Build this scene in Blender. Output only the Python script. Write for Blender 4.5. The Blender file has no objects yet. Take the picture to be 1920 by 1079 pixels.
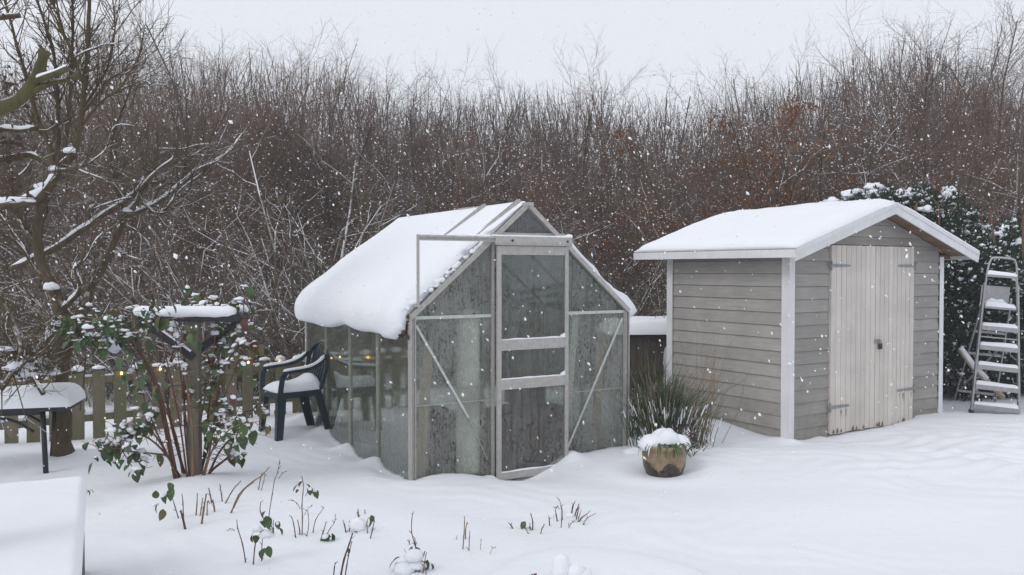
import bpy, math, random
import numpy as np
from mathutils import Vector, Matrix, noise as mnoise

R = random.Random(7)
SC = bpy.context.scene
COL = SC.collection
rad = math.radians

# ------------------------------------------------------------------ camera
F = 1590.0                 # focal length in photo pixels (1920 wide)
CAM_Z = 1.65
HORIZON = 505.0
TILT = math.atan((539.5 - HORIZON) / F)
cd = bpy.data.cameras.new('camera')
cam = bpy.data.objects.new('camera', cd)
COL.objects.link(cam)
cd.sensor_width = 36.0
cd.lens = 36.0 * F / 1920.0
cd.clip_start = 0.05
cd.clip_end = 1500
cam.location = (0, 0, CAM_Z)
cam.rotation_euler = (math.pi / 2 - TILT, 0, 0)
SC.camera = cam

# ------------------------------------------------------------------ light
SC.view_settings.view_transform = 'Standard'
SC.view_settings.look = 'None'
SC.view_settings.exposure = 0.17
SC.view_settings.gamma = 1.0
SC.view_settings.use_curve_mapping = False
SUN_EL, SUN_AZ = rad(38), rad(235)      # azimuth clockwise from +Y (north)
w = bpy.data.worlds.new('World')
SC.world = w
w.use_nodes = True
nt = w.node_tree
nt.nodes.clear()
out = nt.nodes.new('ShaderNodeOutputWorld')
bg = nt.nodes.new('ShaderNodeBackground')
sky = nt.nodes.new('ShaderNodeTexSky')
sky.sky_type = 'NISHITA'
sky.sun_disc = False
sky.sun_elevation = SUN_EL
sky.sun_rotation = SUN_AZ
sky.dust_density = 3.0
sky.ozone_density = 1.0
mixc = nt.nodes.new('ShaderNodeMix')
mixc.data_type = 'RGBA'
mixc.inputs[0].default_value = 0.93
mixc.inputs[7].default_value = (7.7, 7.95, 8.45, 1)      # closed snow-cloud cover
nt.links.new(sky.outputs[0], mixc.inputs[6])
nt.links.new(mixc.outputs[2], bg.inputs[0])
bg.inputs[1].default_value = 0.1
nt.links.new(bg.outputs[0], out.inputs[0])
sl = bpy.data.lights.new('sun', 'SUN')
sl.energy = 0.7
sl.angle = rad(25)
sl.color = (1.0, 0.97, 0.93)
so = bpy.data.objects.new('sun', sl)
COL.objects.link(so)
sd = Vector((math.sin(SUN_AZ) * math.cos(SUN_EL), math.cos(SUN_AZ) * math.cos(SUN_EL), math.sin(SUN_EL)))
so.rotation_euler = sd.to_track_quat('Z', 'Y').to_euler()
so.location = (0, -5, 12)
SC.cycles.max_bounces = 8
SC.cycles.transparent_max_bounces = 24
SC.cycles.volume_bounces = 1
SC.cycles.use_denoising = True
try:
    SC.cycles.denoiser = 'OPENIMAGEDENOISE'
    SC.cycles.denoising_input_passes = 'RGB_ALBEDO_NORMAL'
    SC.cycles.denoising_prefilter = 'ACCURATE'
except Exception:
    pass


# ------------------------------------------------------------------ helpers
def ray(px, py):
    u = (px - 960.0) / F
    v = (539.5 - py) / F
    c, s = math.cos(TILT), math.sin(TILT)
    return Vector((u, c + v * s, -s + v * c))


def P(px, py, Y):
    """the point at distance Y in front of the camera seen at a photo pixel"""
    d = ray(px, py)
    return Vector((0, 0, CAM_Z)) + d * (Y / d.y)


def G(px, py, z=0.0):
    d = ray(px, py)
    t = (z - CAM_Z) / d.z
    return Vector((0, 0, CAM_Z)) + d * t


def tag(o, label=None, cat=None, group=None, kind=None):
    if label: o['label'] = label
    if cat: o['category'] = cat
    if group: o['group'] = group
    if kind: o['kind'] = kind
    return o


def thing(name, label, cat, loc=(0, 0, 0), rz=0.0, group=None):
    o = bpy.data.objects.new(name, None)
    o.empty_display_size = 0.1
    COL.objects.link(o)
    o.location = loc
    o.rotation_euler = (0, 0, rz)
    return tag(o, label, cat, group)


class MB:
    def __init__(self):
        self.v = []; self.f = []; self.m = []; self.s = []

    def add(self, vs, fs, mat=0, smooth=False):
        b = len(self.v)
        self.v.extend(vs)
        for f in fs:
            self.f.append(tuple(i + b for i in f))
            self.m.append(mat); self.s.append(smooth)

    def box(self, lo, hi, mat=0, fn=None):
        x0, y0, z0 = lo; x1, y1, z1 = hi
        vs = [(x0, y0, z0), (x1, y0, z0), (x1, y1, z0), (x0, y1, z0), (x0, y0, z1), (x1, y0, z1), (x1, y1, z1), (x0, y1, z1)]
        if fn: vs = [fn(v) for v in vs]
        self.add(vs, [(0, 3, 2, 1), (4, 5, 6, 7), (0, 1, 5, 4), (1, 2, 6, 5), (2, 3, 7, 6), (3, 0, 4, 7)], mat)
        return self

    def hexa(self, vs, mat=0):
        self.add([tuple(v) for v in vs], [(0, 3, 2, 1), (4, 5, 6, 7), (0, 1, 5, 4), (1, 2, 6, 5), (2, 3, 7, 6), (3, 0, 4, 7)], mat)
        return self

    def bar(self, a, b, w, h, mat=0, up=(0, 0, 1)):
        """rectangular bar from a to b, w across, h along up"""
        a = Vector(a); b = Vector(b)
        d = (b - a).normalized(); u = Vector(up)
        s = d.cross(u)
        if s.length < 1e-4: s = d.cross(Vector((1, 0, 0)))
        s.normalize(); u = s.cross(d).normalized()
        s *= w / 2; u *= h / 2
        self.hexa([a - s - u, a + s - u, b + s - u, b - s - u, a - s + u, a + s + u, b + s + u, b - s + u], mat)
        return self

    def tube(self, pts, rr, n=6, mat=0, smooth=True, cap=True, flat=1.0):
        pts = [Vector(p) for p in pts]
        k = len(pts)
        if not hasattr(rr, '__len__'): rr = [rr] * k
        vs = []
        ref = None
        for i in range(k):
            d = (pts[min(i + 1, k - 1)] - pts[max(i - 1, 0)])
            if d.length < 1e-9: d = Vector((0, 0, 1))
            d.normalize()
            if ref is None:
                ref = Vector((0, 0, 1)) if abs(d.z) < 0.8 else Vector((1, 0, 0))
            s = d.cross(ref).normalized(); u = s.cross(d)
            ref = u if flat == 1.0 else ref
            for j in range(n):
                a = 2 * math.pi * j / n
                vs.append(tuple(pts[i] + s * (math.cos(a) * rr[i]) + u * (math.sin(a) * rr[i] * flat)))
        fs = []
        for i in range(k - 1):
            for j in range(n):
                j2 = (j + 1) % n
                fs.append((i * n + j, i * n + j2, (i + 1) * n + j2, (i + 1) * n + j))
        if cap:
            fs.append(tuple(range(n - 1, -1, -1)))
            fs.append(tuple((k - 1) * n + j for j in range(n)))
        self.add(vs, fs, mat, smooth)
        return self

    def twig(self, a, b, r0, r1, mat=0):
        """3-sided tapering twig, open ends"""
        d = b - a
        L = d.length
        if L < 1e-6: return
        d = d / L
        s = d.cross(Vector((0.3, 0.2, 1.0)))
        if s.length < 1e-3: s = Vector((1, 0, 0))
        s.normalize(); u = s.cross(d)
        c = (1.0, 0.0), (-0.5, 0.866), (-0.5, -0.866)
        vs = []
        for p, r in ((a, r0), (b, r1)):
            for ca, sa in c:
                vs.append((p.x + (s.x * ca + u.x * sa) * r, p.y + (s.y * ca + u.y * sa) * r, p.z + (s.z * ca + u.z * sa) * r))
        self.add(vs, [(0, 1, 4, 3), (1, 2, 5, 4), (2, 0, 3, 5)], mat, False)

    def blob(self, c, rx, ry, rz, seed=0.0, amp=0.18, nu=12, nv=7, mat=0, flatbot=0.45):
        c = Vector(c)
        vs = []
        for i in range(nv + 1):
            th = math.pi * i / nv
            for j in range(nu):
                ph = 2 * math.pi * j / nu
                d = Vector((math.sin(th) * math.cos(ph), math.sin(th) * math.sin(ph), math.cos(th)))
                k = 1 + amp * mnoise.noise(d * 1.6 + Vector((seed, seed * 1.7, 3.1)))
                z = d.z * rz * k
                if z < 0: z *= flatbot
                vs.append((c.x + d.x * rx * k, c.y + d.y * ry * k, c.z + z))
        fs = []
        for i in range(nv):
            for j in range(nu):
                j2 = (j + 1) % nu
                fs.append((i * nu + j, (i + 1) * nu + j, (i + 1) * nu + j2, i * nu + j2))
        self.add(vs, fs, mat, True)
        return self

    def mesh(self, name, mats):
        me = bpy.data.meshes.new(name)
        me.from_pydata([tuple(v) for v in self.v], [], self.f)
        for m in (mats if isinstance(mats, (list, tuple)) else [mats]):
            me.materials.append(m)
        me.polygons.foreach_set('material_index', self.m)
        me.polygons.foreach_set('use_smooth', self.s)
        me.update()
        return me

    def build(self, name, mats, parent=None, off=None, bevel=0.0):
        if off is not None:
            ox, oy, oz = off
            self.v = [(v[0] - ox, v[1] - oy, v[2] - oz) for v in self.v]
        o = bpy.data.objects.new(name, self.mesh(name, mats))
        COL.objects.link(o)
        if parent is not None: o.parent = parent
        elif off is not None: o.location = off
        if bevel:
            b = o.modifiers.new('bevel', 'BEVEL'); b.width = bevel; b.segments = 2; b.limit_method = 'ANGLE'
        return o


def put(name, me, parent, loc, rot=(0, 0, 0), sc=1.0):
    o = bpy.data.objects.new(name, me)
    COL.objects.link(o)
    o.parent = parent
    o.location = loc
    o.rotation_euler = rot
    o.scale = (sc, sc, sc) if not hasattr(sc, '__len__') else sc
    return o


def catmull(pts, per=4):
    pts = [Vector(p) for p in pts]
    if len(pts) < 3: return pts
    o = []
    q = [pts[0] * 2 - pts[1]] + pts + [pts[-1] * 2 - pts[-2]]
    for i in range(1, len(q) - 2):
        a, b, c, d = q[i - 1:i + 3]
        for k in range(per):
            t = k / per
            o.append(0.5 * ((2 * b) + (c - a) * t + (2 * a - 5 * b + 4 * c - d) * t * t + (3 * b - a - 3 * c + d) * t ** 3))
    o.append(pts[-1])
    return o


# ------------------------------------------------------------------ materials
class NT:
    def __init__(self, name):
        self.m = bpy.data.materials.new(name)
        self.m.use_nodes = True
        self.t = self.m.node_tree
        self.t.nodes.clear()
        self.out = self.n('ShaderNodeOutputMaterial')

    def n(self, typ, **kw):
        nd = self.t.nodes.new(typ)
        for k, v in kw.items(): setattr(nd, k, v)
        return nd

    def l(self, a, b):
        self.t.links.new(a, b)

    def noise(self, scale, detail=4, rough=0.6, vec=None, stretch=None, obj=True, dist=0.0):
        tc = self.n('ShaderNodeTexCoord')
        mp = self.n('ShaderNodeMapping')
        self.l(tc.outputs['Object' if obj else 'Generated'], mp.inputs[0])
        if stretch: mp.inputs['Scale'].default_value = stretch
        nz = self.n('ShaderNodeTexNoise')
        nz.inputs['Scale'].default_value = scale
        nz.inputs['Detail'].default_value = detail
        nz.inputs['Roughness'].default_value = rough
        nz.inputs['Distortion'].default_value = dist
        self.l(mp.outputs[0], nz.inputs['Vector'])
        return nz.outputs['Fac']

    def ramp(self, fac, stops):
        r = self.n('ShaderNodeValToRGB')
        e = r.color_ramp.elements
        while len(e) < len(stops): e.new(0.5)
        for el, (p, c) in zip(e, stops):
            el.position = p
            el.color = (c[0], c[1], c[2], 1) if hasattr(c, '__len__') else (c, c, c, 1)
        self.l(fac, r.inputs[0])
        return r.outputs[0]

    def mix(self, fac, a, b, mode='MIX'):
        mx = self.n('ShaderNodeMix'); mx.data_type = 'RGBA'; mx.blend_type = mode
        for s, v in ((0, fac), (6, a), (7, b)):
            if isinstance(v, bpy.types.NodeSocket): self.l(v, mx.inputs[s])
            elif s == 0: mx.inputs[0].default_value = v
            else: mx.inputs[s].default_value = (v[0], v[1], v[2], 1)
        return mx.outputs[2]

    def math(self, op, a, b=None, clamp=False):
        m = self.n('ShaderNodeMath'); m.operation = op; m.use_clamp = clamp
        for i, v in enumerate((a, b)):
            if v is None: continue
            if isinstance(v, bpy.types.NodeSocket): self.l(v, m.inputs[i])
            else: m.inputs[i].default_value = v
        return m.outputs[0]

    def bsdf(self, col, rough=0.8, bump=None, bstr=0.3, bdist=0.01, metal=0.0, spec=None, sss=None):
        b = self.n('ShaderNodeBsdfPrincipled')
        for nm, v in (('Base Color', col), ('Roughness', rough), ('Metallic', metal)):
            if isinstance(v, bpy.types.NodeSocket): self.l(v, b.inputs[nm])
            elif nm == 'Base Color': b.inputs[nm].default_value = (v[0], v[1], v[2], 1)
            else: b.inputs[nm].default_value = v
        if spec is not None: b.inputs['Specular IOR Level'].default_value = spec
        if sss:
            b.inputs['Subsurface Weight'].default_value = sss
            b.inputs['Subsurface Radius'].default_value = (0.6, 0.8, 1.0)
            b.inputs['Subsurface Scale'].default_value = 0.03
        if bump is not None:
            bp = self.n('ShaderNodeBump')
            bp.inputs['Strength'].default_value = bstr
            bp.inputs['Distance'].default_value = bdist
            self.l(bump, bp.inputs['Height'])
            self.l(bp.outputs[0], b.inputs['Normal'])
        self.l(b.outputs[0], self.out.inputs[0])
        self.b = b
        return self.m

    def upfac(self, lo, hi):
        g = self.n('ShaderNodeNewGeometry')
        sx = self.n('ShaderNodeSeparateXYZ')
        self.l(g.outputs['True Normal'], sx.inputs[0])
        mr = self.n('ShaderNodeMapRange'); mr.clamp = True
        mr.inputs[1].default_value = lo; mr.inputs[2].default_value = hi
        self.l(sx.outputs[2], mr.inputs[0])
        return mr.outputs[0]

    def rnd(self):
        return self.n('ShaderNodeObjectInfo').outputs['Random']


SNOWC = (0.86, 0.875, 0.915)


def mat_snow(name='snow', fine=1.0):
    t = NT(name)
    a = t.noise(9, 6, 0.62)
    b = t.noise(160, 3, 0.7)
    h = t.math('ADD', a, t.math('MULTIPLY', b, 0.12 * fine))
    c = t.ramp(t.noise(1.3, 4), [(0.3, (0.83, 0.85, 0.90)), (0.7, SNOWC)])
    return t.bsdf(c, 0.75, h, 0.42, 0.025, spec=0.25)


def mat_wood(name, c1, c2, scale=14, stretch=(1, 1, 0.06), rough=0.8, vary=0.25, green=None, bstr=0.35, base=False):
    t = NT(name)
    g = t.noise(scale * 3, 6, 0.7, stretch=stretch, dist=0.6)
    col = t.ramp(g, [(0.3, c1), (0.7, c2)])
    big = t.noise(3.0, 4)
    col = t.mix(t.math('MULTIPLY', t.ramp(big, [(0.35, 0), (0.7, 1)]), 0.5), col, tuple(c * 0.78 for c in c1))
    rr = t.math('ADD', t.math('MULTIPLY', t.rnd(), vary), 1 - vary / 2)
    hs = t.n('ShaderNodeHueSaturation')
    t.l(rr, hs.inputs['Value']); t.l(col, hs.inputs['Color'])
    col = hs.outputs[0]
    if green:
        gm = t.ramp(t.noise(5.0, 5, 0.7, dist=1.0), [(0.42, 0), (0.62, 1)])
        col = t.mix(t.math('MULTIPLY', gm, 0.75), col, green)
    if base:      # damp and algae creeping up from the ground
        tc = t.n('ShaderNodeTexCoord'); sz = t.n('ShaderNodeSeparateXYZ'); t.l(tc.outputs['Object'], sz.inputs[0])
        up = t.math('SUBTRACT', 0.62, t.math('MULTIPLY', sz.outputs[2], 1.15))
        f = t.math('MULTIPLY', t.math('MAXIMUM', up, 0.10), t.ramp(t.noise(6, 6, 0.75, dist=1.5), [(0.38, 0.1), (0.68, 1)]), True)
        col = t.mix(f, col, (0.17, 0.155, 0.11))
    return t.bsdf(col, rough, g, bstr, 0.004)


def mat_bark(name, c1, c2, snow=0.6, lo=0.35, hi=0.7, nscale=6.0, vary=0.5, thr=(0.42, 0.55), tint=None):
    t = NT(name)
    g = t.noise(22, 5, 0.7, stretch=(1, 1, 0.3))
    col = t.ramp(g, [(0.3, c1), (0.7, c2)])
    rn = t.rnd()
    if tint: col = t.mix(t.ramp(rn, [(0.3, 0.0), (1.0, 0.9)]), col, tint)
    hs = t.n('ShaderNodeHueSaturation')
    t.l(t.math('ADD', t.math('MULTIPLY', rn, vary), 1 - vary / 2), hs.inputs['Value']); t.l(col, hs.inputs['Color'])
    col = hs.outputs[0]
    if snow > 0:
        s = t.math('MULTIPLY', t.upfac(lo, hi), t.ramp(t.noise(nscale, 3), [(thr[0], 0), (thr[1], 1)]))
        col = t.mix(t.math('MULTIPLY', s, snow), col, SNOWC)
    return t.bsdf(col, 0.85, g, 0.4, 0.004, spec=0.2)


def mat_flat(name, c, rough=0.7, metal=0.0, n=12, amt=0.15, spec=None, snow=0.0):
    t = NT(name)
    g = t.noise(n, 5, 0.65)
    col = t.ramp(g, [(0.25, tuple(x * (1 - amt) for x in c)), (0.75, tuple(min(1, x * (1 + amt)) for x in c))])
    if snow:
        s = t.math('MULTIPLY', t.upfac(0.3, 0.8), t.ramp(t.noise(18, 4), [(0.4, 0), (0.55, 1)]))
        s2 = t.ramp(t.noise(60, 3, 0.8), [(0.64, 0), (0.70, 1)])
        col = t.mix(t.math('MULTIPLY', t.math('MAXIMUM', s, t.math('MULTIPLY', s2, 0.5)), snow), col, SNOWC)
    return t.bsdf(col, rough, g, 0.15, 0.003, metal, spec)


def mat_glass(name, dirt=0.5, milk=(0.40, 0.405, 0.39), clear=(0.955, 0.975, 0.96), low=None):
    t = NT(name)
    tr = t.n('ShaderNodeBsdfTransparent')
    tr.inputs[0].default_value = (*clear, 1)
    gl = t.n('ShaderNodeBsdfGlossy')
    gl.inputs['Roughness'].default_value = 0.06
    gl.inputs[0].default_value = (0.9, 0.95, 0.95, 1)
    fr = t.n('ShaderNodeLayerWeight'); fr.inputs[0].default_value = 0.18
    m1 = t.n('ShaderNodeMixShader')
    t.l(t.math('MULTIPLY', fr.outputs['Fresnel'], 0.4), m1.inputs[0]); t.l(tr.outputs[0], m1.inputs[1]); t.l(gl.outputs[0], m1.inputs[2])
    df = t.n('ShaderNodeBsdfDiffuse'); tl = t.n('ShaderNodeBsdfTranslucent')
    c = t.ramp(t.noise(2.2, 5, 0.7, dist=0.8), [(0.28, (milk[0] * .62, milk[1] * .56, milk[2] * .42)), (0.42, tuple(x * 0.80 for x in milk)), (0.7, milk)])
    t.l(c, df.inputs[0]); t.l(c, tl.inputs[0])
    m2 = t.n('ShaderNodeMixShader'); m2.inputs[0].default_value = 0.45
    t.l(df.outputs[0], m2.inputs[1]); t.l(tl.outputs[0], m2.inputs[2])
    # condensation with run-off trails and drops wiped clear
    film = t.ramp(t.noise(1.6, 6, 0.65, dist=1.2), [(0.2, 0.55), (0.75, 1.0)])
    drops = t.ramp(t.noise(62, 4, 0.85, stretch=(1, 1, 0.5)), [(0.50, 1.0), (0.57, 0.10)])
    zone = t.ramp(t.noise(2.6, 3, 0.5), [(0.36, 0.0), (0.50, 1.0)])
    d2 = t.mix(zone, (1, 1, 1), drops)
    runs = t.ramp(t.noise(30, 3, 0.6, stretch=(1, 1, 0.05)), [(0.50, 1.0), (0.66, 0.55)])
    f = t.math('MULTIPLY', t.math('MULTIPLY', t.math('MULTIPLY', film, d2), runs), dirt)
    m3 = t.n('ShaderNodeMixShader')
    t.l(f, m3.inputs[0]); t.l(m1.outputs[0], m3.inputs[1]); t.l(m2.outputs[0], m3.inputs[2])
    t.l(m3.outputs[0], t.out.inputs[0])
    return t.m


M = {}
M['snow'] = mat_snow()
M['snow_ground'] = mat_snow('snow_ground', 0.8)
M['flake'] = NT('flake').bsdf((0.93, 0.94, 0.96), 0.6)
M['alu'] = mat_flat('aluminium', (0.42, 0.405, 0.385), 0.55, 0.25, 30, 0.2)
M['alu_dull'] = mat_flat('weathered_aluminium', (0.34, 0.34, 0.30), 0.6, 0.15, 22, 0.3)
M['brace'] = mat_flat('brace_aluminium', (0.50, 0.52, 0.49), 0.5, 0.25, 30, 0.2)
M['glass'] = mat_glass('greenhouse_glass', 0.60, (0.58, 0.585, 0.56))
M['gable_sheet'] = mat_glass('milky_gable_sheet', 0.95, (0.36, 0.345, 0.36))
M['glass_side'] = mat_glass('greenhouse_side_glass', 0.42, (0.22, 0.23, 0.185), (0.92, 0.95, 0.91))
M['glass_door'] = mat_glass('greenhouse_door_glass', 0.46, (0.48, 0.485, 0.475))
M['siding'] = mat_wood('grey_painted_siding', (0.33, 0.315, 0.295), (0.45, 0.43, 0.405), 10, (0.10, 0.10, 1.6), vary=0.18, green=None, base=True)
M['siding_shaded'] = mat_wood('grey_painted_siding_shaded', (0.275, 0.262, 0.245), (0.375, 0.357, 0.335), 10, (0.10, 0.10, 1.6), vary=0.18, base=True)  # same grey paint scaled darker: shade of the front boards put into the colour
M['door'] = mat_wood('cream_painted_door', (0.58, 0.53, 0.485), (0.70, 0.65, 0.605), 12, (1, 1, 0.05), vary=0.10)
M['trim'] = mat_wood('white_painted_trim', (0.66, 0.66, 0.67), (0.78, 0.78, 0.79), 10, (1, 1, 0.08), vary=0.06)
M['raw'] = mat_wood('bare_brown_timber', (0.16, 0.10, 0.06), (0.25, 0.16, 0.10), 10, (0.1, 1, 1), vary=0.3)
M['felt'] = mat_flat('roof_felt', (0.05, 0.05, 0.05), 0.9)
M['galv'] = mat_flat('galvanised_hinge', (0.28, 0.29, 0.30), 0.5, 0.5, 50, 0.3)
M['rust'] = mat_flat('rusty_stain', (0.20, 0.12, 0.07), 0.9)
M['darkwood'] = mat_wood('dark_stained_boards', (0.055, 0.042, 0.035), (0.095, 0.075, 0.062), 10, (1, 1, 0.06), vary=0.35)
M['fence'] = mat_wood('mossy_fence_wood', (0.16, 0.13, 0.09), (0.24, 0.20, 0.145), 10, (1, 1, 0.07), vary=0.3, green=(0.12, 0.14, 0.055))
M['post'] = mat_wood('weathered_post', (0.14, 0.115, 0.09), (0.22, 0.19, 0.155), 12, (1, 1, 0.06), vary=0.1, green=(0.12, 0.12, 0.07))
M['black'] = mat_flat('black_metal', (0.012, 0.013, 0.015), 0.5, 0.0, 20, 0.3)
M['blackwood'] = mat_flat('black_painted_bar', (0.018, 0.018, 0.022), 0.7, 0, 20, 0.3)
M['chair'] = mat_flat('dark_teal_plastic', (0.008, 0.022, 0.034), 0.35, 0, 30, 0.2)
M['whiteplastic'] = mat_flat('white_plastic', (0.6, 0.62, 0.64), 0.4)
M['ladder'] = mat_flat('ladder_aluminium', (0.36, 0.355, 0.36), 0.45, 0.45, 30, 0.2, snow=0.6)
M['greenbox'] = mat_flat('dark_green_board', (0.012, 0.035, 0.025), 0.6)
M['soil'] = mat_flat('dark_soil', (0.055, 0.04, 0.032), 0.95, 0, 9, 0.5)
M['brown'] = mat_flat('brown_sheet', (0.10, 0.062, 0.050), 0.85, 0, 5, 0.35)
M['fleece'] = mat_flat('pale_column', (0.74, 0.76, 0.69), 0.8, 0, 6, 0.08)
M['plank'] = mat_wood('pale_plank', (0.42, 0.34, 0.24), (0.52, 0.43, 0.32), 10, (1, 1, 0.06))
M['dead'] = mat_flat('dead_leaf', (0.070, 0.045, 0.030), 0.9, 0, 20, 0.4)
M['paper'] = mat_flat('pale_blue_bag', (0.62, 0.65, 0.78), 0.6, 0, 8, 0.12)
M['bluepatch'] = mat_flat('blue_print', (0.25, 0.30, 0.55), 0.6)
M['tagw'] = mat_flat('white_tag', (0.72, 0.72, 0.72), 0.6)
M['berry'] = mat_flat('red_berry', (0.13, 0.022, 0.022), 0.4)
M['wood_tree'] = mat_bark('woodland_bark', (0.078, 0.055, 0.039), (0.140, 0.100, 0.072), 0.6, 0.72, 0.95, tint=(0.140, 0.088, 0.066), vary=0.8)
M['wood_olive'] = mat_bark('olive_bark', (0.095, 0.075, 0.042), (0.145, 0.12, 0.07), 0.85, 0.6, 0.9, nscale=4, thr=(0.4, 0.52))
M['wood_snowy'] = mat_bark('snow_lined_bark', (0.08, 0.068, 0.05), (0.125, 0.108, 0.085), 0.95, 0.15, 0.5, 3.5, thr=(0.33, 0.46))
M['wood_rust'] = mat_bark('rusty_bark', (0.15, 0.082, 0.038), (0.21, 0.12, 0.06), 0.5, 0.7, 0.95)
M['wood_far'] = mat_bark('far_bark', (0.075, 0.055, 0.046), (0.115, 0.086, 0.072), 0.2, .7, .95)
M['rustleaf'] = mat_flat('withered_orange_leaf', (0.23, 0.105, 0.048), 0.9, 0, 30, 0.4)
M['apple'] = mat_bark('apple_bark', (0.055, 0.040, 0.025), (0.125, 0.095, 0.058), 0.75, 0.35, 0.7, 10, vary=0.0)
M['moss'] = mat_bark('mossy_bark', (0.055, 0.050, 0.025), (0.125, 0.115, 0.055), 0.5, 0.5, 0.85, 14, vary=0.0)
M['cane'] = mat_bark('red_brown_cane', (0.085, 0.040, 0.030), (0.15, 0.080, 0.055), 0.45, 0.55, 0.85, 30, vary=0.3)
M['canegreen'] = mat_bark('tan_cane', (0.17, 0.11, 0.06), (0.24, 0.16, 0.10), 0.3, 0.55, 0.85, 30, vary=0.3)


def mat_leaf(name, c, c2):
    t = NT(name)
    g = t.noise(25, 4)
    col = t.mix(t.ramp(t.rnd(), [(0.3, 0), (0.9, 1)]), t.ramp(g, [(0.3, tuple(x * 0.7 for x in c)), (0.7, c)]), c2)
    return t.bsdf(col, 0.5, g, 0.3, 0.004)


M['leaf'] = mat_leaf('green_leaf', (0.075, 0.13, 0.035), (0.045, 0.085, 0.030))
M['leafy'] = mat_leaf('yellow_leaf', (0.12, 0.12, 0.035), (0.11, 0.075, 0.025))
M['leafr'] = mat_leaf('red_leaf', (0.17, 0.035, 0.028), (0.12, 0.045, 0.03))
M['rush'] = mat_leaf('rush_blade', (0.05, 0.085, 0.035), (0.09, 0.10, 0.045))
M['straw'] = mat_flat('straw_blade', (0.28, 0.19, 0.12), 0.9)
M['yew'] = mat_bark('yew_green', (0.018, 0.034, 0.020), (0.036, 0.060, 0.034), 0.85, 0.55, 0.9, 5, vary=0.2, thr=(0.45, 0.6))
M['redstem'] = mat_bark('red_brown_stem', (0.11, 0.06, 0.045), (0.16, 0.10, 0.075), 0.4)


def mat_pot():
    t = NT('glazed_pot')
    tc = t.n('ShaderNodeTexCoord')
    sx = t.n('ShaderNodeSeparateXYZ'); t.l(tc.outputs['Object'], sx.inputs[0])
    base = t.ramp(t.noise(14, 5, 0.7), [(0.3, (0.16, 0.115, 0.065)), (0.7, (0.33, 0.25, 0.15))])
    # dark glaze arches rising from the foot
    ang = t.math('ARCTAN2', sx.outputs[1], sx.outputs[0])
    arch = t.math('ABSOLUTE', t.math('SINE', t.math('MULTIPLY', ang, 2.6)))
    lim = t.math('ADD', t.math('MULTIPLY', arch, 0.09), t.math('MULTIPLY', t.noise(16, 5, 0.8), 0.14))
    dk = t.math('LESS_THAN', sx.outputs[2], lim)
    col = t.mix(dk, base, t.ramp(t.noise(40, 3), [(0.35, (0.015, 0.012, 0.012)), (0.7, (0.09, 0.07, 0.055))]))
    return t.bsdf(col, 0.35, t.noise(30, 4), 0.2, 0.003)


M['pot'] = mat_pot()


def mat_emit(name, c, s):
    t = NT(name)
    e = t.n('ShaderNodeEmission'); e.inputs[0].default_value = (*c, 1); e.inputs[1].default_value = s
    t.l(e.outputs[0], t.out.inputs[0])
    return t.m


M['bulb'] = mat_emit('lit_bulb', (1.0, 0.55, 0.16), 9.0)

# ------------------------------------------------------------------ places
GO = Vector((-0.804, 6.73)); GEX = Vector((0.863, 0.505)).normalized(); GEY = Vector((-GEX.y, GEX.x))
GW, GL, GE, GR = 2.175, 2.85, 1.26, 2.20
GRZ = math.atan2(GEX.y, GEX.x)
SO = Vector((2.71, 8.28)); SEX = Vector((0.840, 0.542)).normalized(); SEY = Vector((-SEX.y, SEX.x))
SW, SD = 2.59, 1.66
SRZ = math.atan2(SEX.y, SEX.x)
FO = Vector((-4.68, 8.17)); FD = Vector((0.80, 0.60))


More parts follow.
